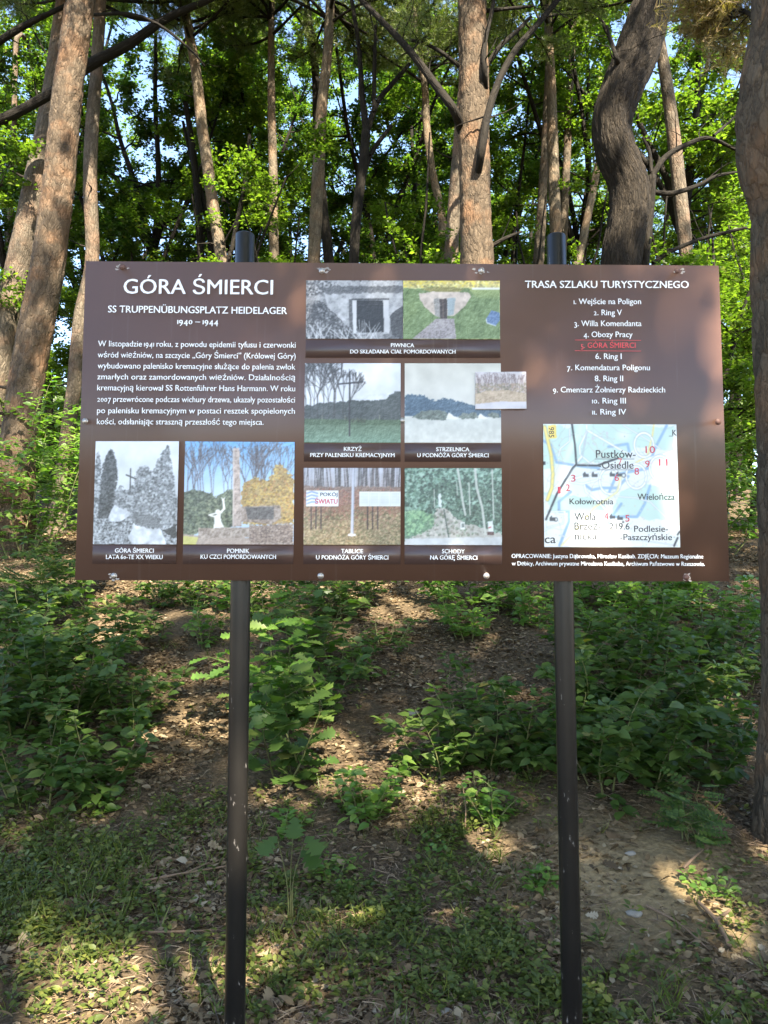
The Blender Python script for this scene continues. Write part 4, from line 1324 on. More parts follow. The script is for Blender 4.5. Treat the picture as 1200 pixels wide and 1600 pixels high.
TT = trunk_tree
pg = "pine trunks standing beyond the sign"
TT("pine_tree", "thick leaning pine at the left edge, nearest on that side", "tree", 9.8,
   [(16, 862, 57), (28, 700, 53), (48, 560, 51), (76, 408, 49), (92, 280, 46), (104, 160, 43), (126, 0, 41), (136, -90, 39)], M_PINE, 12, pg, crown=(9.8, 3.2, 33), stubs=6, seed=3, segs=64, ridge=(.014, 16, 6))
TT("pine_tree", "grey leaning pine half hidden behind the thick one at left", "tree", 11.3,
   [(-28, 700, 48), (-4, 560, 44), (26, 430, 40), (52, 310, 38), (76, 190, 34), (96, 60, 32), (108, -40, 30)], M_PINEG, 13.0, pg, crown=(10.5, 3.2, 30), stubs=4, seed=4)
TT("pine_tree", "slim grey pine rising at the left corner of the sign", "tree", 11.0,
   [(104, 690, 22), (116, 600, 22), (126, 500, 22), (144, 408, 21), (141, 300, 21), (143, 210, 20), (152, 90, 18), (158, -40, 16)], M_PINEG, 12.0, pg, crown=(10.0, 2.8, 25), stubs=5, seed=5)
TT("pine_tree", "very thin pale stem at the far left above the leaning pines", "tree", 14.0,
   [(10, 500, 9), (14, 400, 9), (18, 280, 9), (22, 180, 8), (26, 60, 7)], M_PINEG, 12.0, pg, stubs=3, seed=6, segs=12)
TT("pine_tree", "sunlit slender pine leaning left above the title", "tree", 12.5,
   [(352, 460, 20), (345, 400, 19), (330, 300, 18), (316, 200, 17), (306, 110, 16), (291, 26, 14), (282, -40, 13)], M_PINEP, 12.5, pg, crown=(10.5, 2.8, 28), stubs=5, seed=7)
TT("pine_tree", "straight slender reddish pine just right of the left post", "tree", 13.0,
   [(429, 460, 15), (428, 400, 15), (427, 280, 14), (424, 150, 12), (424, 40, 10), (424, -40, 10)], M_PINEP, 13.0, pg, crown=(11.0, 2.6, 25), stubs=3, seed=8)
TT("pine_tree", "slim pine bending right above the cellar photographs", "tree", 12.0,
   [(490, 460, 21), (491, 390, 20), (497, 280, 19), (502, 180, 17), (512, 80, 15), (516, 0, 14), (518, -60, 13)], M_PINEP, 12.5, pg, crown=(10.5, 2.8, 28), stubs=4, seed=9)
TT("pine_tree", "thin crooked pine leaning right, left of the big central pine", "tree", 14.0,
   [(692, 400, 13), (690, 340, 13), (674, 260, 12), (667, 200, 12), (664, 140, 11), (652, 60, 10), (646, -30, 9)], M_PINEP, 12.5, pg, crown=(10.8, 2.6, 20), stubs=3, seed=10)
TT("pine_tree", "pale mottled pine close behind the big central pine", "tree", 10.5,
   [(702, 470, 23), (705, 400, 22), (710, 320, 21), (716, 240, 19), (726, 120, 18), (734, 0, 16)], M_PINEG, 12.0, pg, crown=(10.0, 2.8, 20), stubs=2, seed=11)
TT("pine_tree", "big straight pine with forking limbs above the middle of the sign", "tree", 9.3,
   [(747, 560, 54), (745, 408, 50), (742, 300, 48), (740, 190, 47), (740, 90, 45), (738, 0, 43), (738, -90, 41)], M_PINE, 12.0, pg, crown=(9.0, 3.4, 52), seed=12, segs=64, ridge=(.014, 16, 6),
   limbs=[([(722, 205, 16), (708, 170, 14), (682, 135, 14), (655, 98, 13), (632, 70, 12), (600, 36, 10), (572, 8, 9), (545, -20, 7)], 9.0, 5),
          ([(744, 290, 9), (752, 240, 13), (762, 180, 13), (780, 125, 12), (806, 78, 11), (840, 38, 10), (876, -6, 9)], 8.9, 2),
          ([(760, 152, 8), (757, 110, 9), (757, 70, 8), (768, 20, 7), (775, -20, 6)], 9.0, 0),
          ([(720, 105, 7), (690, 82, 6), (664, 68, 6), (640, 62, 5)], 9.2, 0), ([(762, 100, 9), (782, 72, 8), (806, 50, 7), (830, 26, 5)], 9.2, 0),
          ([(760, 17, 8), (790, 14, 6), (830, 10, 5)], 9.2, 0), ([(768, 385, 8), (790, 372, 6), (815, 362, 4)], 9.2, 0)])
TT("pine_tree", "slim sunlit pine directly above the right post", "tree", 13.0,
   [(871, 470, 19), (870, 400, 18), (866, 300, 18), (863, 200, 16), (861, 120, 14), (856, 30, 12), (854, -40, 12)], M_PINEP, 13.0, pg, crown=(11.0, 2.7, 22), stubs=4, seed=13)
TT("pine_tree", "thin pale pine left beside the one above the right post", "tree", 13.8,
   [(838, 480, 18), (842, 400, 17), (848, 300, 14), (853, 200, 12), (858, 80, 10), (862, -20, 9)], M_PINEG, 13.0, pg, stubs=2, seed=14, segs=14)
TT("pine_tree", "thin shaded pine right beside the one above the right post", "tree", 14.6,
   [(874, 470, 12), (880, 380, 12), (886, 240, 12), (890, 140, 11), (896, 40, 10), (900, -30, 9)], M_PINEG, 13.0, pg, stubs=3, seed=15, segs=14)
TT("pine_tree", "bright leaning stem between the right post and the curved oak", "tree", 13.0,
   [(896, 450, 13), (904, 408, 12), (920, 330, 12), (934, 262, 11), (952, 190, 10), (975, 90, 9), (1000, 0, 8)], M_PINEP, 12.0, pg, seed=16, segs=14)
TT("oak_tree", "massive dark oak with a double curved trunk above the route list", "tree", 9.0,
   [(972, 620, 68), (972, 500, 62), (970, 410, 61), (983, 335, 61), (981, 285, 59), (962, 235, 61), (957, 192, 59), (972, 140, 64), (996, 80, 66), (1010, 35, 62), (1026, -20, 58), (1050, -110, 54)], M_OAK, 9.5, None, rough=0.05, seed=17, flare=1.3, segs=90, ridge=(.018, 30, 4),
   limbs=[([(966, 112, 16), (964, 92, 9), (956, 70, 6), (948, 40, 4)], 8.7, 0)])
TT("pine_tree", "pale slender pine leaning left just right of the curved oak", "tree", 10.5,
   [(1078, 500, 22), (1073, 408, 21), (1062, 300, 21), (1051, 200, 20), (1040, 120, 18), (1032, 70, 16), (1022, 0, 15)], M_PINEG, 12.0, pg, crown=(9.8, 2.9, 25), stubs=5, seed=18)
TT("pine_tree", "stout pine with a bulging trunk along the right edge", "tree", 3.95,
   [(1253, 1338, 108), (1250, 1200, 106), (1249, 1000, 104), (1245, 700, 112), (1235, 420, 110), (1233, 320, 112), (1223, 262, 124), (1220, 195, 128), (1221, 130, 116), (1229, 50, 104), (1231, -30, 100), (1237, -160, 94)], M_PINE, 9.5, pg, crown=(6.4, 3.0, 33), rough=0.06, segs=90, seed=19, flare=1.32, ridge=(.012, 20, 8),
   limbs=[([(1186, 30, 8), (1150, 12, 5), (1120, 14, 4), (1096, 40, 3)], 4.25, 7)], leafmat=M_DRY)
dg_ = "dark forked stems among the pines"
TT("broadleaf_tree", "dark forked broadleaf trunk opening into a Y above the cellar photographs", "tree", 11.0,
   [(552, 470, 17), (553, 400, 16), (558, 330, 16), (568, 250, 15), (572, 205, 14)], M_DARK, None, dg_, segs=14, seed=20,
   limbs=[([(572, 205, 12), (566, 150, 10), (562, 90, 8), (556, 40, 7), (546, -20, 6)], 11.0, 0), ([(573, 205, 11), (590, 160, 9), (612, 132, 8), (640, 100, 6)], 11.0, 0), ([(560, 300, 9), (580, 240, 8), (612, 196, 6)], 11.0, 0),
          ([(584, 175, 7), (585, 110, 7), (587, 40, 5)], 11.0, 0)])
TT("broadleaf_tree", "dark stem crossing behind the slim pine above the cellar photographs", "tree", 13.5,
   [(520, 460, 17), (513, 400, 16), (504, 310, 14), (496, 200, 13), (492, 100, 12), (482, 30, 11), (474, -40, 10)], M_DARK, 11.0, dg_, segs=12, seed=21)
TT("broadleaf_tree", "thin dark stems fanning out left of the sunlit leaning pine", "tree", 13.0,
   [(318, 470, 13), (314, 400, 12), (310, 320, 11), (302, 240, 10), (290, 160, 8)], M_DARK, None, dg_, segs=12, seed=22,
   limbs=[([(334, 420, 10), (322, 330, 9), (300, 250, 7), (286, 190, 5)], 13.0, 0), ([(316, 380, 6), (326, 330, 5), (330, 280, 4)], 13.0, 0)])
TT("broadleaf_tree", "thin dark stem leaning behind the top of the left post", "tree", 12.0,
   [(352, 440, 7), (362, 390, 7), (374, 330, 7), (384, 280, 6), (390, 210, 5)], M_DARK, None, dg_, segs=10, seed=23)
TT("broadleaf_tree", "dark branchy tree arching towards the right edge beside the pale pine", "tree", 9.0,
   [(1004, 460, 16), (1010, 380, 15), (1016, 320, 14), (1019, 275, 13)], M_DARK, None, dg_, segs=14, seed=24,
   limbs=[([(1019, 275, 10), (1040, 245, 9), (1075, 225, 8), (1108, 216, 7), (1150, 234, 5)], 9.0, 0), ([(1018, 300, 9), (1050, 302, 8), (1090, 290, 7), (1120, 275, 6), (1160, 268, 4)], 9.0, 0),
          ([(1018, 270, 7), (1014, 235, 6), (1004, 215, 4)], 9.0, 0), ([(1020, 412, 8), (1050, 392, 7), (1100, 372, 6), (1165, 356, 5)], 9.0, 0), ([(1115, 212, 5), (1140, 190, 4), (1160, 170, 3)], 9.1, 0)])
TT("oak_tree", "dark oak at the left edge sending long limbs across the top corner", "tree", 10.6,
   [(-260, 700, 60), (-240, 500, 56), (-200, 330, 52), (-150, 240, 40), (-80, 215, 26), (0, 188, 16), (80, 146, 15), (140, 102, 17), (200, 70, 15), (262, 28, 12), (330, -2, 9), (380, -30, 7)], M_DARK, None, None, segs=16, seed=25,
   limbs=[([(-140, 240, 24), (-60, 110, 16), (0, 64, 12), (50, 34, 10), (100, 10, 7), (140, -14, 5)], 10.4, 0), ([(130, 24, 5), (200, 22, 6), (250, 40, 5), (300, 80, 4), (320, 104, 3)], 10.2, 0)])


# ------------------------------------------------------------------ the wood behind: leafy trees standing between and beyond the pines
def make_broadleaf(seed, height, low, spread, leaders, nleaf, mat, leaf=0.095, tr=0.09, clump=0.0):
    wd_, cr = broadleaf(seed, height, low, spread, leaders, nleaf, leaf, tr, clump)
    root = empty("broadleaf_tree", (0, 0, 0))
    wd_.build("trunk", M_DARK, root, smooth=True)
    cr.build("crown", mat, root)
    return root


def copy_tree(o, parent=None):
    c_ = o.copy(); COL.objects.link(c_); c_.parent = parent
    for ch in list(o.children): copy_tree(ch, c_)
    return c_


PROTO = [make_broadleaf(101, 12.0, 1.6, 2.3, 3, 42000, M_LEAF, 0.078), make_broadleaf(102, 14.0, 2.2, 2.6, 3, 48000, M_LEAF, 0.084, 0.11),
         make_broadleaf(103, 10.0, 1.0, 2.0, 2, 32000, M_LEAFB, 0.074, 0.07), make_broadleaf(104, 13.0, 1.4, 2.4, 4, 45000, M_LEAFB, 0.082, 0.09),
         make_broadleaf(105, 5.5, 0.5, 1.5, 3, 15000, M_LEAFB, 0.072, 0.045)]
used = [False] * len(PROTO)


def place(k, x, y, rot, sc, label, group):
    if used[k]: o = copy_tree(PROTO[k])
    else: o = PROTO[k]; used[k] = True
    o.location = (x, y, float(H(x, y)))
    o.rotation_euler = (0, 0, rot)
    o.scale = (sc, sc, sc * 1.0)
    tag(o, label, "tree", group)
    return o


FILL = "leafy trees filling the wood behind the sign"
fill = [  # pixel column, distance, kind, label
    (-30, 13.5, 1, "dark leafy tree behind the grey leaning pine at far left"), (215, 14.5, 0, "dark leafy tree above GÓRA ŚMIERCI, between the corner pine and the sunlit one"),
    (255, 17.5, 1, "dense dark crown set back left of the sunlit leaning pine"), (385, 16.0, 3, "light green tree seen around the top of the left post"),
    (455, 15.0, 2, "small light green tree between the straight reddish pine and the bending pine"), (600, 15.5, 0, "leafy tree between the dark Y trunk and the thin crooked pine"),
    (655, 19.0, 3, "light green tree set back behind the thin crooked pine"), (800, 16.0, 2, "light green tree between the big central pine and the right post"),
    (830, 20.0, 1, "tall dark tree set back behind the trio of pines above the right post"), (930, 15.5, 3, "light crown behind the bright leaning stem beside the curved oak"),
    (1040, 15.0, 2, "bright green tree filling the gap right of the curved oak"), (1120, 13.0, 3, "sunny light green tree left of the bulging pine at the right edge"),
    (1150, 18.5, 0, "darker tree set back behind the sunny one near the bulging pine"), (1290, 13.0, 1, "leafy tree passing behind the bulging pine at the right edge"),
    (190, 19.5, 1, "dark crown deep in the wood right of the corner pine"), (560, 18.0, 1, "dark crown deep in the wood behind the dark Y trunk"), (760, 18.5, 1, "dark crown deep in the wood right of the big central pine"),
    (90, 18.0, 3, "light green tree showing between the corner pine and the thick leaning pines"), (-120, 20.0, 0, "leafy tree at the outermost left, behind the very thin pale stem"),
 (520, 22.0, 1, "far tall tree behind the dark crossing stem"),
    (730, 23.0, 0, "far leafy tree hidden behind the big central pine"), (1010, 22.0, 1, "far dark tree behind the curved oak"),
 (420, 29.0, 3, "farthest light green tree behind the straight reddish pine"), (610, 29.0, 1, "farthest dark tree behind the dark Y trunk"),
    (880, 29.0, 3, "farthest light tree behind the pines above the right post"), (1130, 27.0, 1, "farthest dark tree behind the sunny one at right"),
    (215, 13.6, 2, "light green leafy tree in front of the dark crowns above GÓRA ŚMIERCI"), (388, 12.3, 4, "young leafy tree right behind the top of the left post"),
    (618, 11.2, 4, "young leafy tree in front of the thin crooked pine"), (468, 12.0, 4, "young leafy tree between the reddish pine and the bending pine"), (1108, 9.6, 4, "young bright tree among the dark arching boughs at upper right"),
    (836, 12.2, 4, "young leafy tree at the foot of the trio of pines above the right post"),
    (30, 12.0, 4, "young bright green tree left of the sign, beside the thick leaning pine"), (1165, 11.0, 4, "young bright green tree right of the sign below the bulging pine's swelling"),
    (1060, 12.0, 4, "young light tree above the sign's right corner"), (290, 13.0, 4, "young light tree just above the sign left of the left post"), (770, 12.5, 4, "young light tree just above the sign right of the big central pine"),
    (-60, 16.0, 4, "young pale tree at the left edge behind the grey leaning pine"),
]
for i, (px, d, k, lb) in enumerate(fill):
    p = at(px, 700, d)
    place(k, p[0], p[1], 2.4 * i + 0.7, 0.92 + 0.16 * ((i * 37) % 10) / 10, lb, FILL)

# trees on the viewer's side, out of the frame: they throw the dappled shade on the sign and the ground
SH = "trees on the viewer's side shading the sign"
PROTO.append(make_broadleaf(106, 18.0, 6.0, 3.6, 4, 20000, M_LEAFB, 0.115, 0.15, 0.5)); used.append(False)
for (x, y, k, rot, sc) in ((2.18, -8.06, 5, 4.08, 1.0), (3.33, -5.36, 5, 3.54, 0.97), (8.11, -9.57, 5, 3.51, 0.98), (8.08, -6.77, 5, 0.55, 1.04), (4.85, -4.75, 5, 6.22, 0.94), (-2.53, -3.26, 5, 2.38, 1.06),
                           (4.81, -10.93, 5, 0.43, 0.88), (0.81, -9.41, 5, 2.29, 1.02), (6.28, -3.25, 5, 0.03, 1.1), (8.4, -3.97, 5, 2.27, 1.09), (-0.09, -7.72, 5, 3.43, 0.88)):
    place(k, x, y, rot, sc, "leafy tree on the near side whose shade dapples the sign and ground", SH)


# ------------------------------------------------------------------ undergrowth
def project(P):
    v = np.asarray(P, float) - CAM
    z = v @ FWD
    return 600 + FPX * (v @ RX) / z, 800 - FPX * (v @ UY) / z


def shrub(name, label, cat, px, py, h, spread, stems, kind="ovate", mat=None, leaf=0.07, dens=30, group=None, seed=0, bare=0.15, loc=None, lean=(0, 0)):
    g = np.random.default_rng(1000 + seed)
    p0 = ground_px(px, py) if loc is None else np.array([loc[0], loc[1], float(H(*loc))])
    root = empty(name, p0)
    tag(root, label, cat, group)
    wood = MB(); pos, fw, up, sz = [], [], [], []

    def leafy(Q, start, n_):
        for j in range(n_):
            f = start + (1 - start) * (j + g.uniform(0, .9)) / n_
            f = min(f, 0.999)
            i = f * (len(Q) - 1); a = int(i)
            p = Q[a] + (Q[min(a + 1, len(Q) - 1)] - Q[a]) * (i - a)
            t_ = unit(Q[min(a + 1, len(Q) - 1)] - Q[a])
            az = j * 2.4 + g.uniform(-.5, .5)
            sd = np.array([math.cos(az), math.sin(az), 0.0])
            d = unit(sd * 0.9 + t_ * 0.35 + np.array([0, 0, g.uniform(-.35, .25)]))
            pos.append(p + d * 0.012); fw.append(d)
            up.append(unit(np.array([0, 0, 1.0]) + g.normal(0, .32, 3) + np.array([0, -0.25, 0])))
            sz.append(leaf * g.uniform(.55, 1.2) * (1.0 if f < .92 else .7))

    for k in range(stems):
        a = 2 * math.pi * (k + g.uniform(-.3, .3)) / stems
        r_ = spread * g.uniform(.05, .45)
        b0 = np.array([r_ * math.cos(a), r_ * math.sin(a), 0.0])
        b0[2] = float(H(p0[0] + b0[0], p0[1] + b0[1])) - p0[2] - 0.02
        d = np.array([math.cos(a) * spread / h * 0.75 + lean[0], math.sin(a) * spread / h * 0.75 + lean[1], 1.0])
        L_ = h * g.uniform(.75, 1.1)
        Q = catmull(grow_line(g, b0, d, L_, 6, .13, -0.02), 0.03)
        wood.addarr(*tube(Q, np.linspace(.0042 + .004 * h, .0012, len(Q)), 6))
        leafy(Q, bare, int(dens * L_))
        for _ in range(int(5 * L_ / .5)):
            i = g.integers(int(len(Q) * bare), len(Q))
            dd = unit(rdir(g, 1, -.05, .7)[0] + np.array([d[0], d[1], 0]) * .4)
            B = catmull(grow_line(g, Q[i], dd, L_ * g.uniform(.2, .5), 4, .16, -.02), .03)
            wood.addarr(*tube(B, np.linspace(.0028, .0009, len(B)), 5))
            leafy(B, .1, max(3, int(dens * 1.15 * L_ * .4)))
    pos, fw, up, sz = map(np.array, (pos, fw, up, sz))
    lv = MB()
    if kind == "pinnate":
        n_ = len(pos); prs = 7
        for j in range(prs):
            f = 0.25 + 0.75 * j / (prs - 1)
            X_ = unit(np.cross(fw, up))
            for sgn in (-1, 1):
                lv.addarr(*scatter(OVATE, pos + fw * (sz * 2.0 * f)[:, None], X_ * sgn + fw * 0.35, up, sz * 0.42 * (1 - .3 * abs(f - .5)), 1.15))
        for q_, d_, s_ in zip(pos, fw, sz):
            lv.addarr(*[x for x in tube(np.array([q_, q_ + d_ * s_, q_ + d_ * s_ * 2.1 + np.array([0, 0, -.004])]), [.0012, .001, .0006], 4)[:3]])
    else:
        T = OAKLEAF if kind == "oak" else OVATE
        lv.addarr(*scatter(T, pos, fw, up, sz, (1.0 if kind == "oak" else g.uniform(.85, 1.2, len(sz)))))
    wood.build("stem", M_STEM, root, smooth=True)
    lv.build("foliage", mat or M_SHRUB, root, smooth=False)
    return root


UG = "shrubs covering the slope behind the posts"
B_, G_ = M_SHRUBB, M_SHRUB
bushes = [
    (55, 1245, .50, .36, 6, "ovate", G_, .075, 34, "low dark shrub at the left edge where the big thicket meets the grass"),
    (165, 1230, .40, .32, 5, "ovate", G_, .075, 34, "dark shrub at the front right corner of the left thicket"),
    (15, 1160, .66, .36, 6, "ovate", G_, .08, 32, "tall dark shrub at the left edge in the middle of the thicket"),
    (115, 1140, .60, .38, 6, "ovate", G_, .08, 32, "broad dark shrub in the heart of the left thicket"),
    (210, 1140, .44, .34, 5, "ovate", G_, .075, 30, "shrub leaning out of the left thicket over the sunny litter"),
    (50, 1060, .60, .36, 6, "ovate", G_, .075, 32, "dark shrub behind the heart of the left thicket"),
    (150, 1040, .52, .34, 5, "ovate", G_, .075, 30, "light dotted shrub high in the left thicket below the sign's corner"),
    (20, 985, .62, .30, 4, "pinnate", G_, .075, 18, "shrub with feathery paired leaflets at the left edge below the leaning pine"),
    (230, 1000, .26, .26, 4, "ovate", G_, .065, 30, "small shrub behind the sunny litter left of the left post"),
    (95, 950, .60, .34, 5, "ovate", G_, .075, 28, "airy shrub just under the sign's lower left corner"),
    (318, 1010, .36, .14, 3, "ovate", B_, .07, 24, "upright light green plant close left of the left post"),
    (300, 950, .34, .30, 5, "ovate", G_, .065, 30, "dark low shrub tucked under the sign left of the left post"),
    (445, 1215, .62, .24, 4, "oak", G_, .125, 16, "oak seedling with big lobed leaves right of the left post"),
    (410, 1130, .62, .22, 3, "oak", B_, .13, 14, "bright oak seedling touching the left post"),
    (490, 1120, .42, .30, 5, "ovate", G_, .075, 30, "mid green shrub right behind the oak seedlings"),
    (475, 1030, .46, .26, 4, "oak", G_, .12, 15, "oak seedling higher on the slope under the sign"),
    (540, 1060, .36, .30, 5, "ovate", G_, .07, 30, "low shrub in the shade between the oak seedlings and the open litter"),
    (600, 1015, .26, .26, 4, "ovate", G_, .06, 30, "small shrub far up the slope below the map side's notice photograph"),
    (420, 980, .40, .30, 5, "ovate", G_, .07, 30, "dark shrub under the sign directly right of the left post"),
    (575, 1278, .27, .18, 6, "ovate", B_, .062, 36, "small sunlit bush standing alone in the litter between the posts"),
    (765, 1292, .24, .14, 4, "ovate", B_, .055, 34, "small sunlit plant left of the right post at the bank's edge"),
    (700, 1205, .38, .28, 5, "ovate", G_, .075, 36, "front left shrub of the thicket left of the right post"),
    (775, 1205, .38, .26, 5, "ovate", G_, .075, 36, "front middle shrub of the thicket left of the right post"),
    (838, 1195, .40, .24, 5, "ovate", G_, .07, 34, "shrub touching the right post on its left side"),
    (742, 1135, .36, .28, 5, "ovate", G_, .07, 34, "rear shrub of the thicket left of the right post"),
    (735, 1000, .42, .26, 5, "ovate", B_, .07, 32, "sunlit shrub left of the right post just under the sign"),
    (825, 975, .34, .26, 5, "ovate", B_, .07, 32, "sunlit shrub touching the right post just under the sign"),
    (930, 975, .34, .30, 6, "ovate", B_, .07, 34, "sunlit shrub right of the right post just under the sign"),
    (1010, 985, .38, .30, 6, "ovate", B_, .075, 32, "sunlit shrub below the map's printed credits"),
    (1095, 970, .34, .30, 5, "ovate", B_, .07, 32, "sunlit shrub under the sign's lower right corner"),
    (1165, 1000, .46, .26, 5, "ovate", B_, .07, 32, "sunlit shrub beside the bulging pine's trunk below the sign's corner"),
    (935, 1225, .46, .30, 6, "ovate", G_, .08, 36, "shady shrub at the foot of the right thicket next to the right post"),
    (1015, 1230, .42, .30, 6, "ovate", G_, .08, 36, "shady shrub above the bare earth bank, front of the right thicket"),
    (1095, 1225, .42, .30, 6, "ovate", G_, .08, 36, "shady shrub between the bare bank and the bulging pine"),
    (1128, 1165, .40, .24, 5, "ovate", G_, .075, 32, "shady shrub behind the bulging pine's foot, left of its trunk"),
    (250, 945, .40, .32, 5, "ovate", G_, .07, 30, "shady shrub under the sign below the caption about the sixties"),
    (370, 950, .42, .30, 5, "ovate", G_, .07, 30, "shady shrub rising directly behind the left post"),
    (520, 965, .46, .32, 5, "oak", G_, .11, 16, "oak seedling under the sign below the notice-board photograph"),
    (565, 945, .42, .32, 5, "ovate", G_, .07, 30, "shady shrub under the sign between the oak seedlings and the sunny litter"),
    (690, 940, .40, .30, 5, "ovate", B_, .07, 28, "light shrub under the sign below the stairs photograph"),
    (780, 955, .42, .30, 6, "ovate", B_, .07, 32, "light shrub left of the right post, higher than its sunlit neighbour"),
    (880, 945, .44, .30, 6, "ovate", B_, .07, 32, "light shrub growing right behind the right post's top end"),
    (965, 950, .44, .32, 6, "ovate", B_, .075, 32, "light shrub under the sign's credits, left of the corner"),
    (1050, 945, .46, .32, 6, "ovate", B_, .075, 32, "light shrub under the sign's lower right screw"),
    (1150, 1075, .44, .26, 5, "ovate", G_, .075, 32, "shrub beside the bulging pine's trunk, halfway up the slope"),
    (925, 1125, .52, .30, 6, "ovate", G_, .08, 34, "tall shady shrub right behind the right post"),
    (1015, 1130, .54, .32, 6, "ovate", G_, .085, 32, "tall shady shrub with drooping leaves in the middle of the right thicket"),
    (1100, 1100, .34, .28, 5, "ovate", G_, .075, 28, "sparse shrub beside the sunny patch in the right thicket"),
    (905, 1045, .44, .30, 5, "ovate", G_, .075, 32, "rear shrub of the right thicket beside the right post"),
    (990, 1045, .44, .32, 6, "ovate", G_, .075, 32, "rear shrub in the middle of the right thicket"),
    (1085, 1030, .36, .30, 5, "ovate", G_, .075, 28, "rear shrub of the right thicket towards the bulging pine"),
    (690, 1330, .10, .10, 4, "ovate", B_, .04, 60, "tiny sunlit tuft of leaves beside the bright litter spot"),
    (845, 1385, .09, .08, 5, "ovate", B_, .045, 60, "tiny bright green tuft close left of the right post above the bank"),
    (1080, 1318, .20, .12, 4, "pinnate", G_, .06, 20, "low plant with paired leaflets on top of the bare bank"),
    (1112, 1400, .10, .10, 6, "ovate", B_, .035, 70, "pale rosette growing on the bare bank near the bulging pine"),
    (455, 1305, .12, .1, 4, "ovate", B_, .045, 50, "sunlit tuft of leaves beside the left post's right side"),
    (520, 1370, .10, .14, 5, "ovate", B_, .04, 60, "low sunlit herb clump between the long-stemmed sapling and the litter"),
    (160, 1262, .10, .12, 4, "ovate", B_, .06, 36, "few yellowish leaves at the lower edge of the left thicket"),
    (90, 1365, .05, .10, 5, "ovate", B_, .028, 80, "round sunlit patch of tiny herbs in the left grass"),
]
for i, (px, py, h, sp, ns, kd, mt, lf, dn, lb) in enumerate(bushes):
    shrub("shrub" if h > .22 else "herb", lb, "shrub" if h > .22 else "plant", px, py, h * (1.25 if py < 1120 else 1.15), sp, ns + 1, kd, mt, lf * 1.15, dn * 1.4, UG if h > .22 else "small plants on the open ground", seed=i)
for i, (x, y, h, lb) in enumerate(((-4.3, 7.0, 1.7, "high sunny shrub at the left edge beyond the leaning pines"), (-3.2, 8.6, 1.9, "high sunny shrub beside the sign's left edge beyond the corner pine"),
                                   (-5.2, 9.5, 2.0, "high light shrub between the two leaning pines"), (4.1, 7.2, 1.7, "high sunny shrub beside the sign's right edge"), (4.9, 9.2, 2.0, "high light shrub behind the bulging pine's trunk"))):
    shrub("shrub", lb, "shrub", 0, 0, h, .9, 9, "ovate", B_, .095, 22, "tall shrubs beside the sign", seed=200 + i, loc=(x, y))

# long-stemmed sapling with four lobed leaves
p0 = ground_px(452, 1440)
sap = tag(empty("maple_sapling", p0), "spindly sapling with four broad leaves on bare stems right of the left post", "sapling")
wd_ = MB(); lv = MB()
for k, (dx, dz, fx) in enumerate(((-.055, .36, -.5), (.02, .44, 0.05), (.07, .36, .55), (.05, .30, .7))):
    Q = catmull([(0.006 * k, 0, 0), (dx * .25, -.01, dz * .5), (dx, -.02, dz)], .03)
    wd_.addarr(*tube(Q, np.linspace(.0035, .0014, len(Q)), 6))
    lv.addarr(*scatter(OAKLEAF, [Q[-1]], [unit(np.array([fx, -.6, -.35]))], [unit(np.array([0, -.55, 1.0]))], .105, 1.35))
wd_.build("stem", M_STEM, sap, smooth=True); lv.build("foliage", M_SHRUB, sap)

# ---- ground cover, grass, litter: past counting
g = np.random.default_rng(77)


def density(px, py, blobs):
    d = np.zeros(np.shape(px))
    for cx, cy, rx, ry, a in blobs:
        d = np.maximum(d, a * np.exp(-(((px - cx) / rx) ** 2 + ((py - cy) / ry) ** 2) ** 1.3))
    return d


def sample(n_, ylo, yhi, blobs=None, base=0.0, clump=3.0, seed=5, avoid_bare=0.9):
    y = ylo + (yhi - ylo) * g.uniform(0, 1, n_) ** 1.35
    x = CAM[0] + (y + 3.2) * g.uniform(-.62, .62, n_)
    z = H(x, y)
    px, py = project(np.stack([x, y, z], 1))
    d = base + (density(px, py, blobs) if blobs else 0)
    d = d * np.clip((fbm(x * clump, y * clump, seed, 3) - .28) * 2.6, 0.05, 1) * (1 - avoid_bare * bare_mask(x, y))
    k = g.uniform(0, 1, n_) < d
    return np.stack([x, y, z], 1)[k]


GB = [(80, 1400, 170, 130, 1.0), (560, 1420, 230, 120, .8), (480, 1340, 120, 80, .7), (740, 1310, 120, 70, .9), (760, 1470, 140, 90, .75), (940, 1560, 160, 60, .8), (1160, 1420, 70, 60, .8), (300, 1280, 60, 40, .7), (1090, 1580, 120, 40, .6),
      (420, 1540, 70, 40, .5), (690, 1540, 120, 60, .45)]
C0 = sample(24000, 0.05, 4.2, GB, .03, 4.5)
print("herb plants", len(C0))
per = 8
k = np.repeat(np.arange(len(C0)), per); n_ = len(k)
az = g.uniform(0, 6.28, n_)
hh = g.uniform(0, .045, n_) * (0.5 + g.uniform(0, 1, len(C0))[k])
pos = C0[k] + np.stack([np.cos(az) * .014, np.sin(az) * .014, hh + .004], 1)
fwv = np.stack([np.cos(az), np.sin(az), g.uniform(-.1, .7, n_)], 1)
mb = MB(); mb.addarr(*scatter(OVATE, pos, fwv, unit(np.array([0, -.1, 1.0]) + g.normal(0, .3, (n_, 3))), .026 * g.uniform(.5, 1.5, n_), g.uniform(.7, 1.1, n_)))
tag(mb.build("ground_cover", M_HERB), "mat of small green herbs spreading between the leaf litter", "ground cover", kind="stuff")

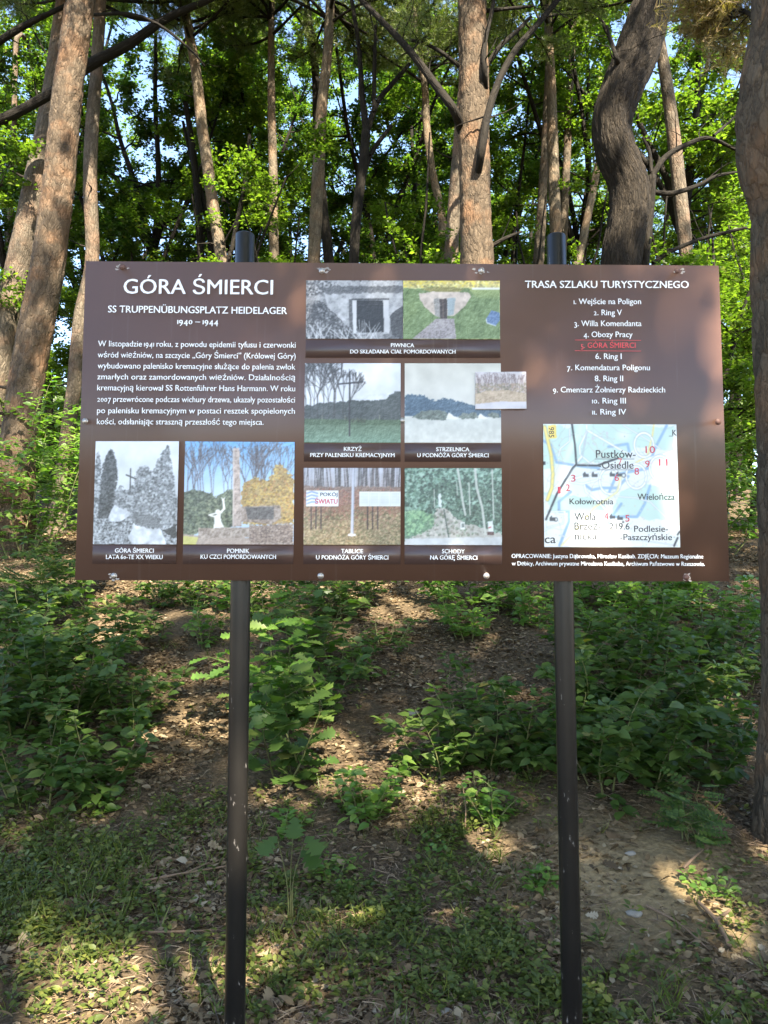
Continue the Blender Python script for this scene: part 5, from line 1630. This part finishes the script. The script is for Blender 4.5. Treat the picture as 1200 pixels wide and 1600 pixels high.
C1 = sample(7500, 0.05, 4.2, GB, .06, seed=9)
per = 7; k = np.repeat(np.arange(len(C1)), per); n_ = len(k)
az = g.uniform(0, 6.28, n_)
mb = MB(); mb.addarr(*scatter(BLADE, C1[k] + g.normal(0, .008, (n_, 3)) * [1, 1, 0] - [0, 0, .005], np.stack([np.cos(az), np.sin(az), g.uniform(.6, 2.4, n_)], 1), rdir(g, n_, -.2, 1), g.uniform(.04, .13, n_), .9))
tag(mb.build("grass", M_HERB), "thin grass blades scattered over the open ground", "grass", kind="stuff")

L0 = sample(300000, 0.02, 9.0, None, .8, 2.2, 13, .75)
n_ = len(L0); print("litter", n_)
az = g.uniform(0, 6.28, n_)
mb = MB()
upv = unit(np.array([0, 0, 1.0]) + g.normal(0, .5, (n_, 3)))
fwv = np.stack([np.cos(az), np.sin(az), g.normal(0.15, .25, n_)], 1)
szv = g.uniform(.014, .045, n_) * np.where(g.uniform(0, 1, n_) < .12, 1.6, 1)
h1 = n_ * 9 // 10
mb.addarr(*scatter(OVATE, L0[:h1] + np.stack([0 * az[:h1], 0 * az[:h1], g.uniform(-.003, .011, h1)], 1), fwv[:h1], upv[:h1], szv[:h1], g.uniform(.6, 1.2, h1)))
mb.addarr(*scatter(OAKLEAF, L0[h1:] + np.array([0, 0, .008]), fwv[h1:], upv[h1:], szv[h1:] * 1.25, g.uniform(.7, 1.1, n_ - h1)))
tag(mb.build("leaf_litter", M_LITTER), "brown dead leaves strewn over the slope", "leaf litter", kind="stuff")

L1 = sample(200000, 0.02, 8.0, None, .7, 1.7, 21, .5)
n_ = len(L1); az = g.uniform(0, 6.28, n_)
mb = MB(); mb.addarr(*scatter(BLADE, L1 + np.array([0, 0, .006]) + g.uniform(0, .008, (n_, 3)), np.stack([np.cos(az), np.sin(az), g.normal(.03, .14, n_)], 1), unit(np.array([0, 0, 1.0]) + g.normal(0, .6, (n_, 3))), g.uniform(.03, .11, n_), g.uniform(.35, .8, n_)))
tag(mb.build("twig_litter", M_TWIG), "dry needles and thin twigs lying among the dead leaves", "twig litter", kind="stuff")


# ---- sticks and stones one can point at
def stick(label, pts, r0, r1, side=None):
    P = []
    for (px, py, lift) in pts:
        q_ = ground_px(px, py); P.append([q_[0], q_[1], q_[2] + lift])
    P = np.array(P); o = tag(empty("fallen_stick", P[0]), label, "stick", "dead sticks lying on the ground")
    Q = catmull(P - P[0], .03)
    mb = MB(); mb.addarr(*tube(Q, np.linspace(r0, r1, len(Q)), 8, .12, 3)); mb.build("stick", M_TWIG, o, smooth=True)
    if side:
        S_ = np.array(side) + Q[len(Q) // 2]
        sb = MB(); sb.addarr(*tube(catmull([Q[len(Q) // 2], S_], .03), np.linspace(r1, r1 * .4, len(catmull([Q[len(Q) // 2], S_], .03))), 6)); sb.build("side_shoot", M_TWIG, o, smooth=True)


stick("long thin grey stick lying across the litter left of the left post", [(212, 1386, .02), (280, 1376, .03), (352, 1362, .025)], .006, .004, (.1, .05, .03))
stick("dark stick lying below the long grey one left of the left post", [(200, 1462, .012), (260, 1464, .02), (345, 1458, .012)], .007, .003)
stick("broken dark branch with a pale torn end on the bare bank", [(1090, 1415, .02), (1120, 1450, .03), (1136, 1478, .03), (1140, 1486, .02)], .007, .010, (.05, -.02, .05))
stick("pale short stick on top of the bare bank", [(1068, 1362, .015), (1085, 1350, .03), (1098, 1338, .03)], .007, .005)
stick("thin stick on the bare ground right of the right post", [(1010, 1420, .012), (1060, 1450, .02), (1110, 1492, .015)], .006, .003)
stick("dead upright twig standing left of the right post in the litter", [(726, 1300, .0), (728, 1290, .09), (722, 1280, .2)], .004, .002)


M_STONE = plain("pale_stone", (0.20, 0.18, 0.15), .8, noise=.15)
for px, py, s_, lb in ((320, 1490, .016, "small white stone on the dark ground left of the left post"), (696, 1583, .018, "small white stone near the bottom between the posts"), (986, 1335, .018, "pale chip of stone on the bare bank right of the right post"),
                       (957, 1249, .013, "little pale pebble above the bank below the right thicket"), (992, 1430, .024, "flat grey stone in the middle of the bare bank"), (646, 1117, .035, "grey flat stone on the litter slope between the posts")):
    p = ground_px(px, py)
    a, b = np.meshgrid(np.linspace(0, 2 * math.pi, 14, endpoint=False), np.linspace(-1.45, 1.45, 8))
    gr = np.random.default_rng(int(px))
    r_ = s_ * (0.8 + .5 * fbm(np.cos(a) * 1.5 + px, np.sin(a) * 1.5 + b * 1.3, int(px), 2))
    V = np.stack([r_ * np.cos(a) * np.cos(b) * 1.4, r_ * np.sin(a) * np.cos(b), r_ * np.sin(b) * .55], -1)
    ix = np.arange(8 * 14).reshape(8, 14); k2 = np.r_[1:14, 0]
    q_ = np.stack([ix[:-1], ix[:-1][:, k2], ix[1:][:, k2], ix[1:]], -1).reshape(-1, 4)
    mb = MB(); mb.add(V.reshape(-1, 3), [tuple(f) for f in q_] + [tuple(ix[-1]), tuple(ix[0][::-1])])
    o = mb.build("stone", M_STONE, smooth=True); o.location = (p[0], p[1], p[2] + s_ * .25)
    tag(o, lb, "stone", "pale stones on the ground")

# ---- the far wood closing the view: one mass
n_ = 90000
ang = g.uniform(-.62, .62, n_); rr = g.uniform(32, 50, n_)
x = CAM[0] + rr * np.sin(ang); y = CAM[1] + rr * np.cos(ang)
top = 2.0 + 4.5 * fbm(ang * 14, rr * .12, 91, 3)
z = H(x, y) + top * g.uniform(0, 1, n_) ** .8
kk = fbm(ang * 60, z * .5, 92, 3) > .36
mb = MB(); mb.addarr(*scatter(RHOMB, np.stack([x, y, z], 1)[kk], rdir(g, n_)[kk], unit(np.array([0, -.3, 1.0]) + g.normal(0, .5, (n_, 3)))[kk], g.uniform(.25, .5, n_)[kk], 1.1))
tag(mb.build("far_woods", M_LEAF), "far green wood closing the view between the trunks", "woods", kind="stuff")
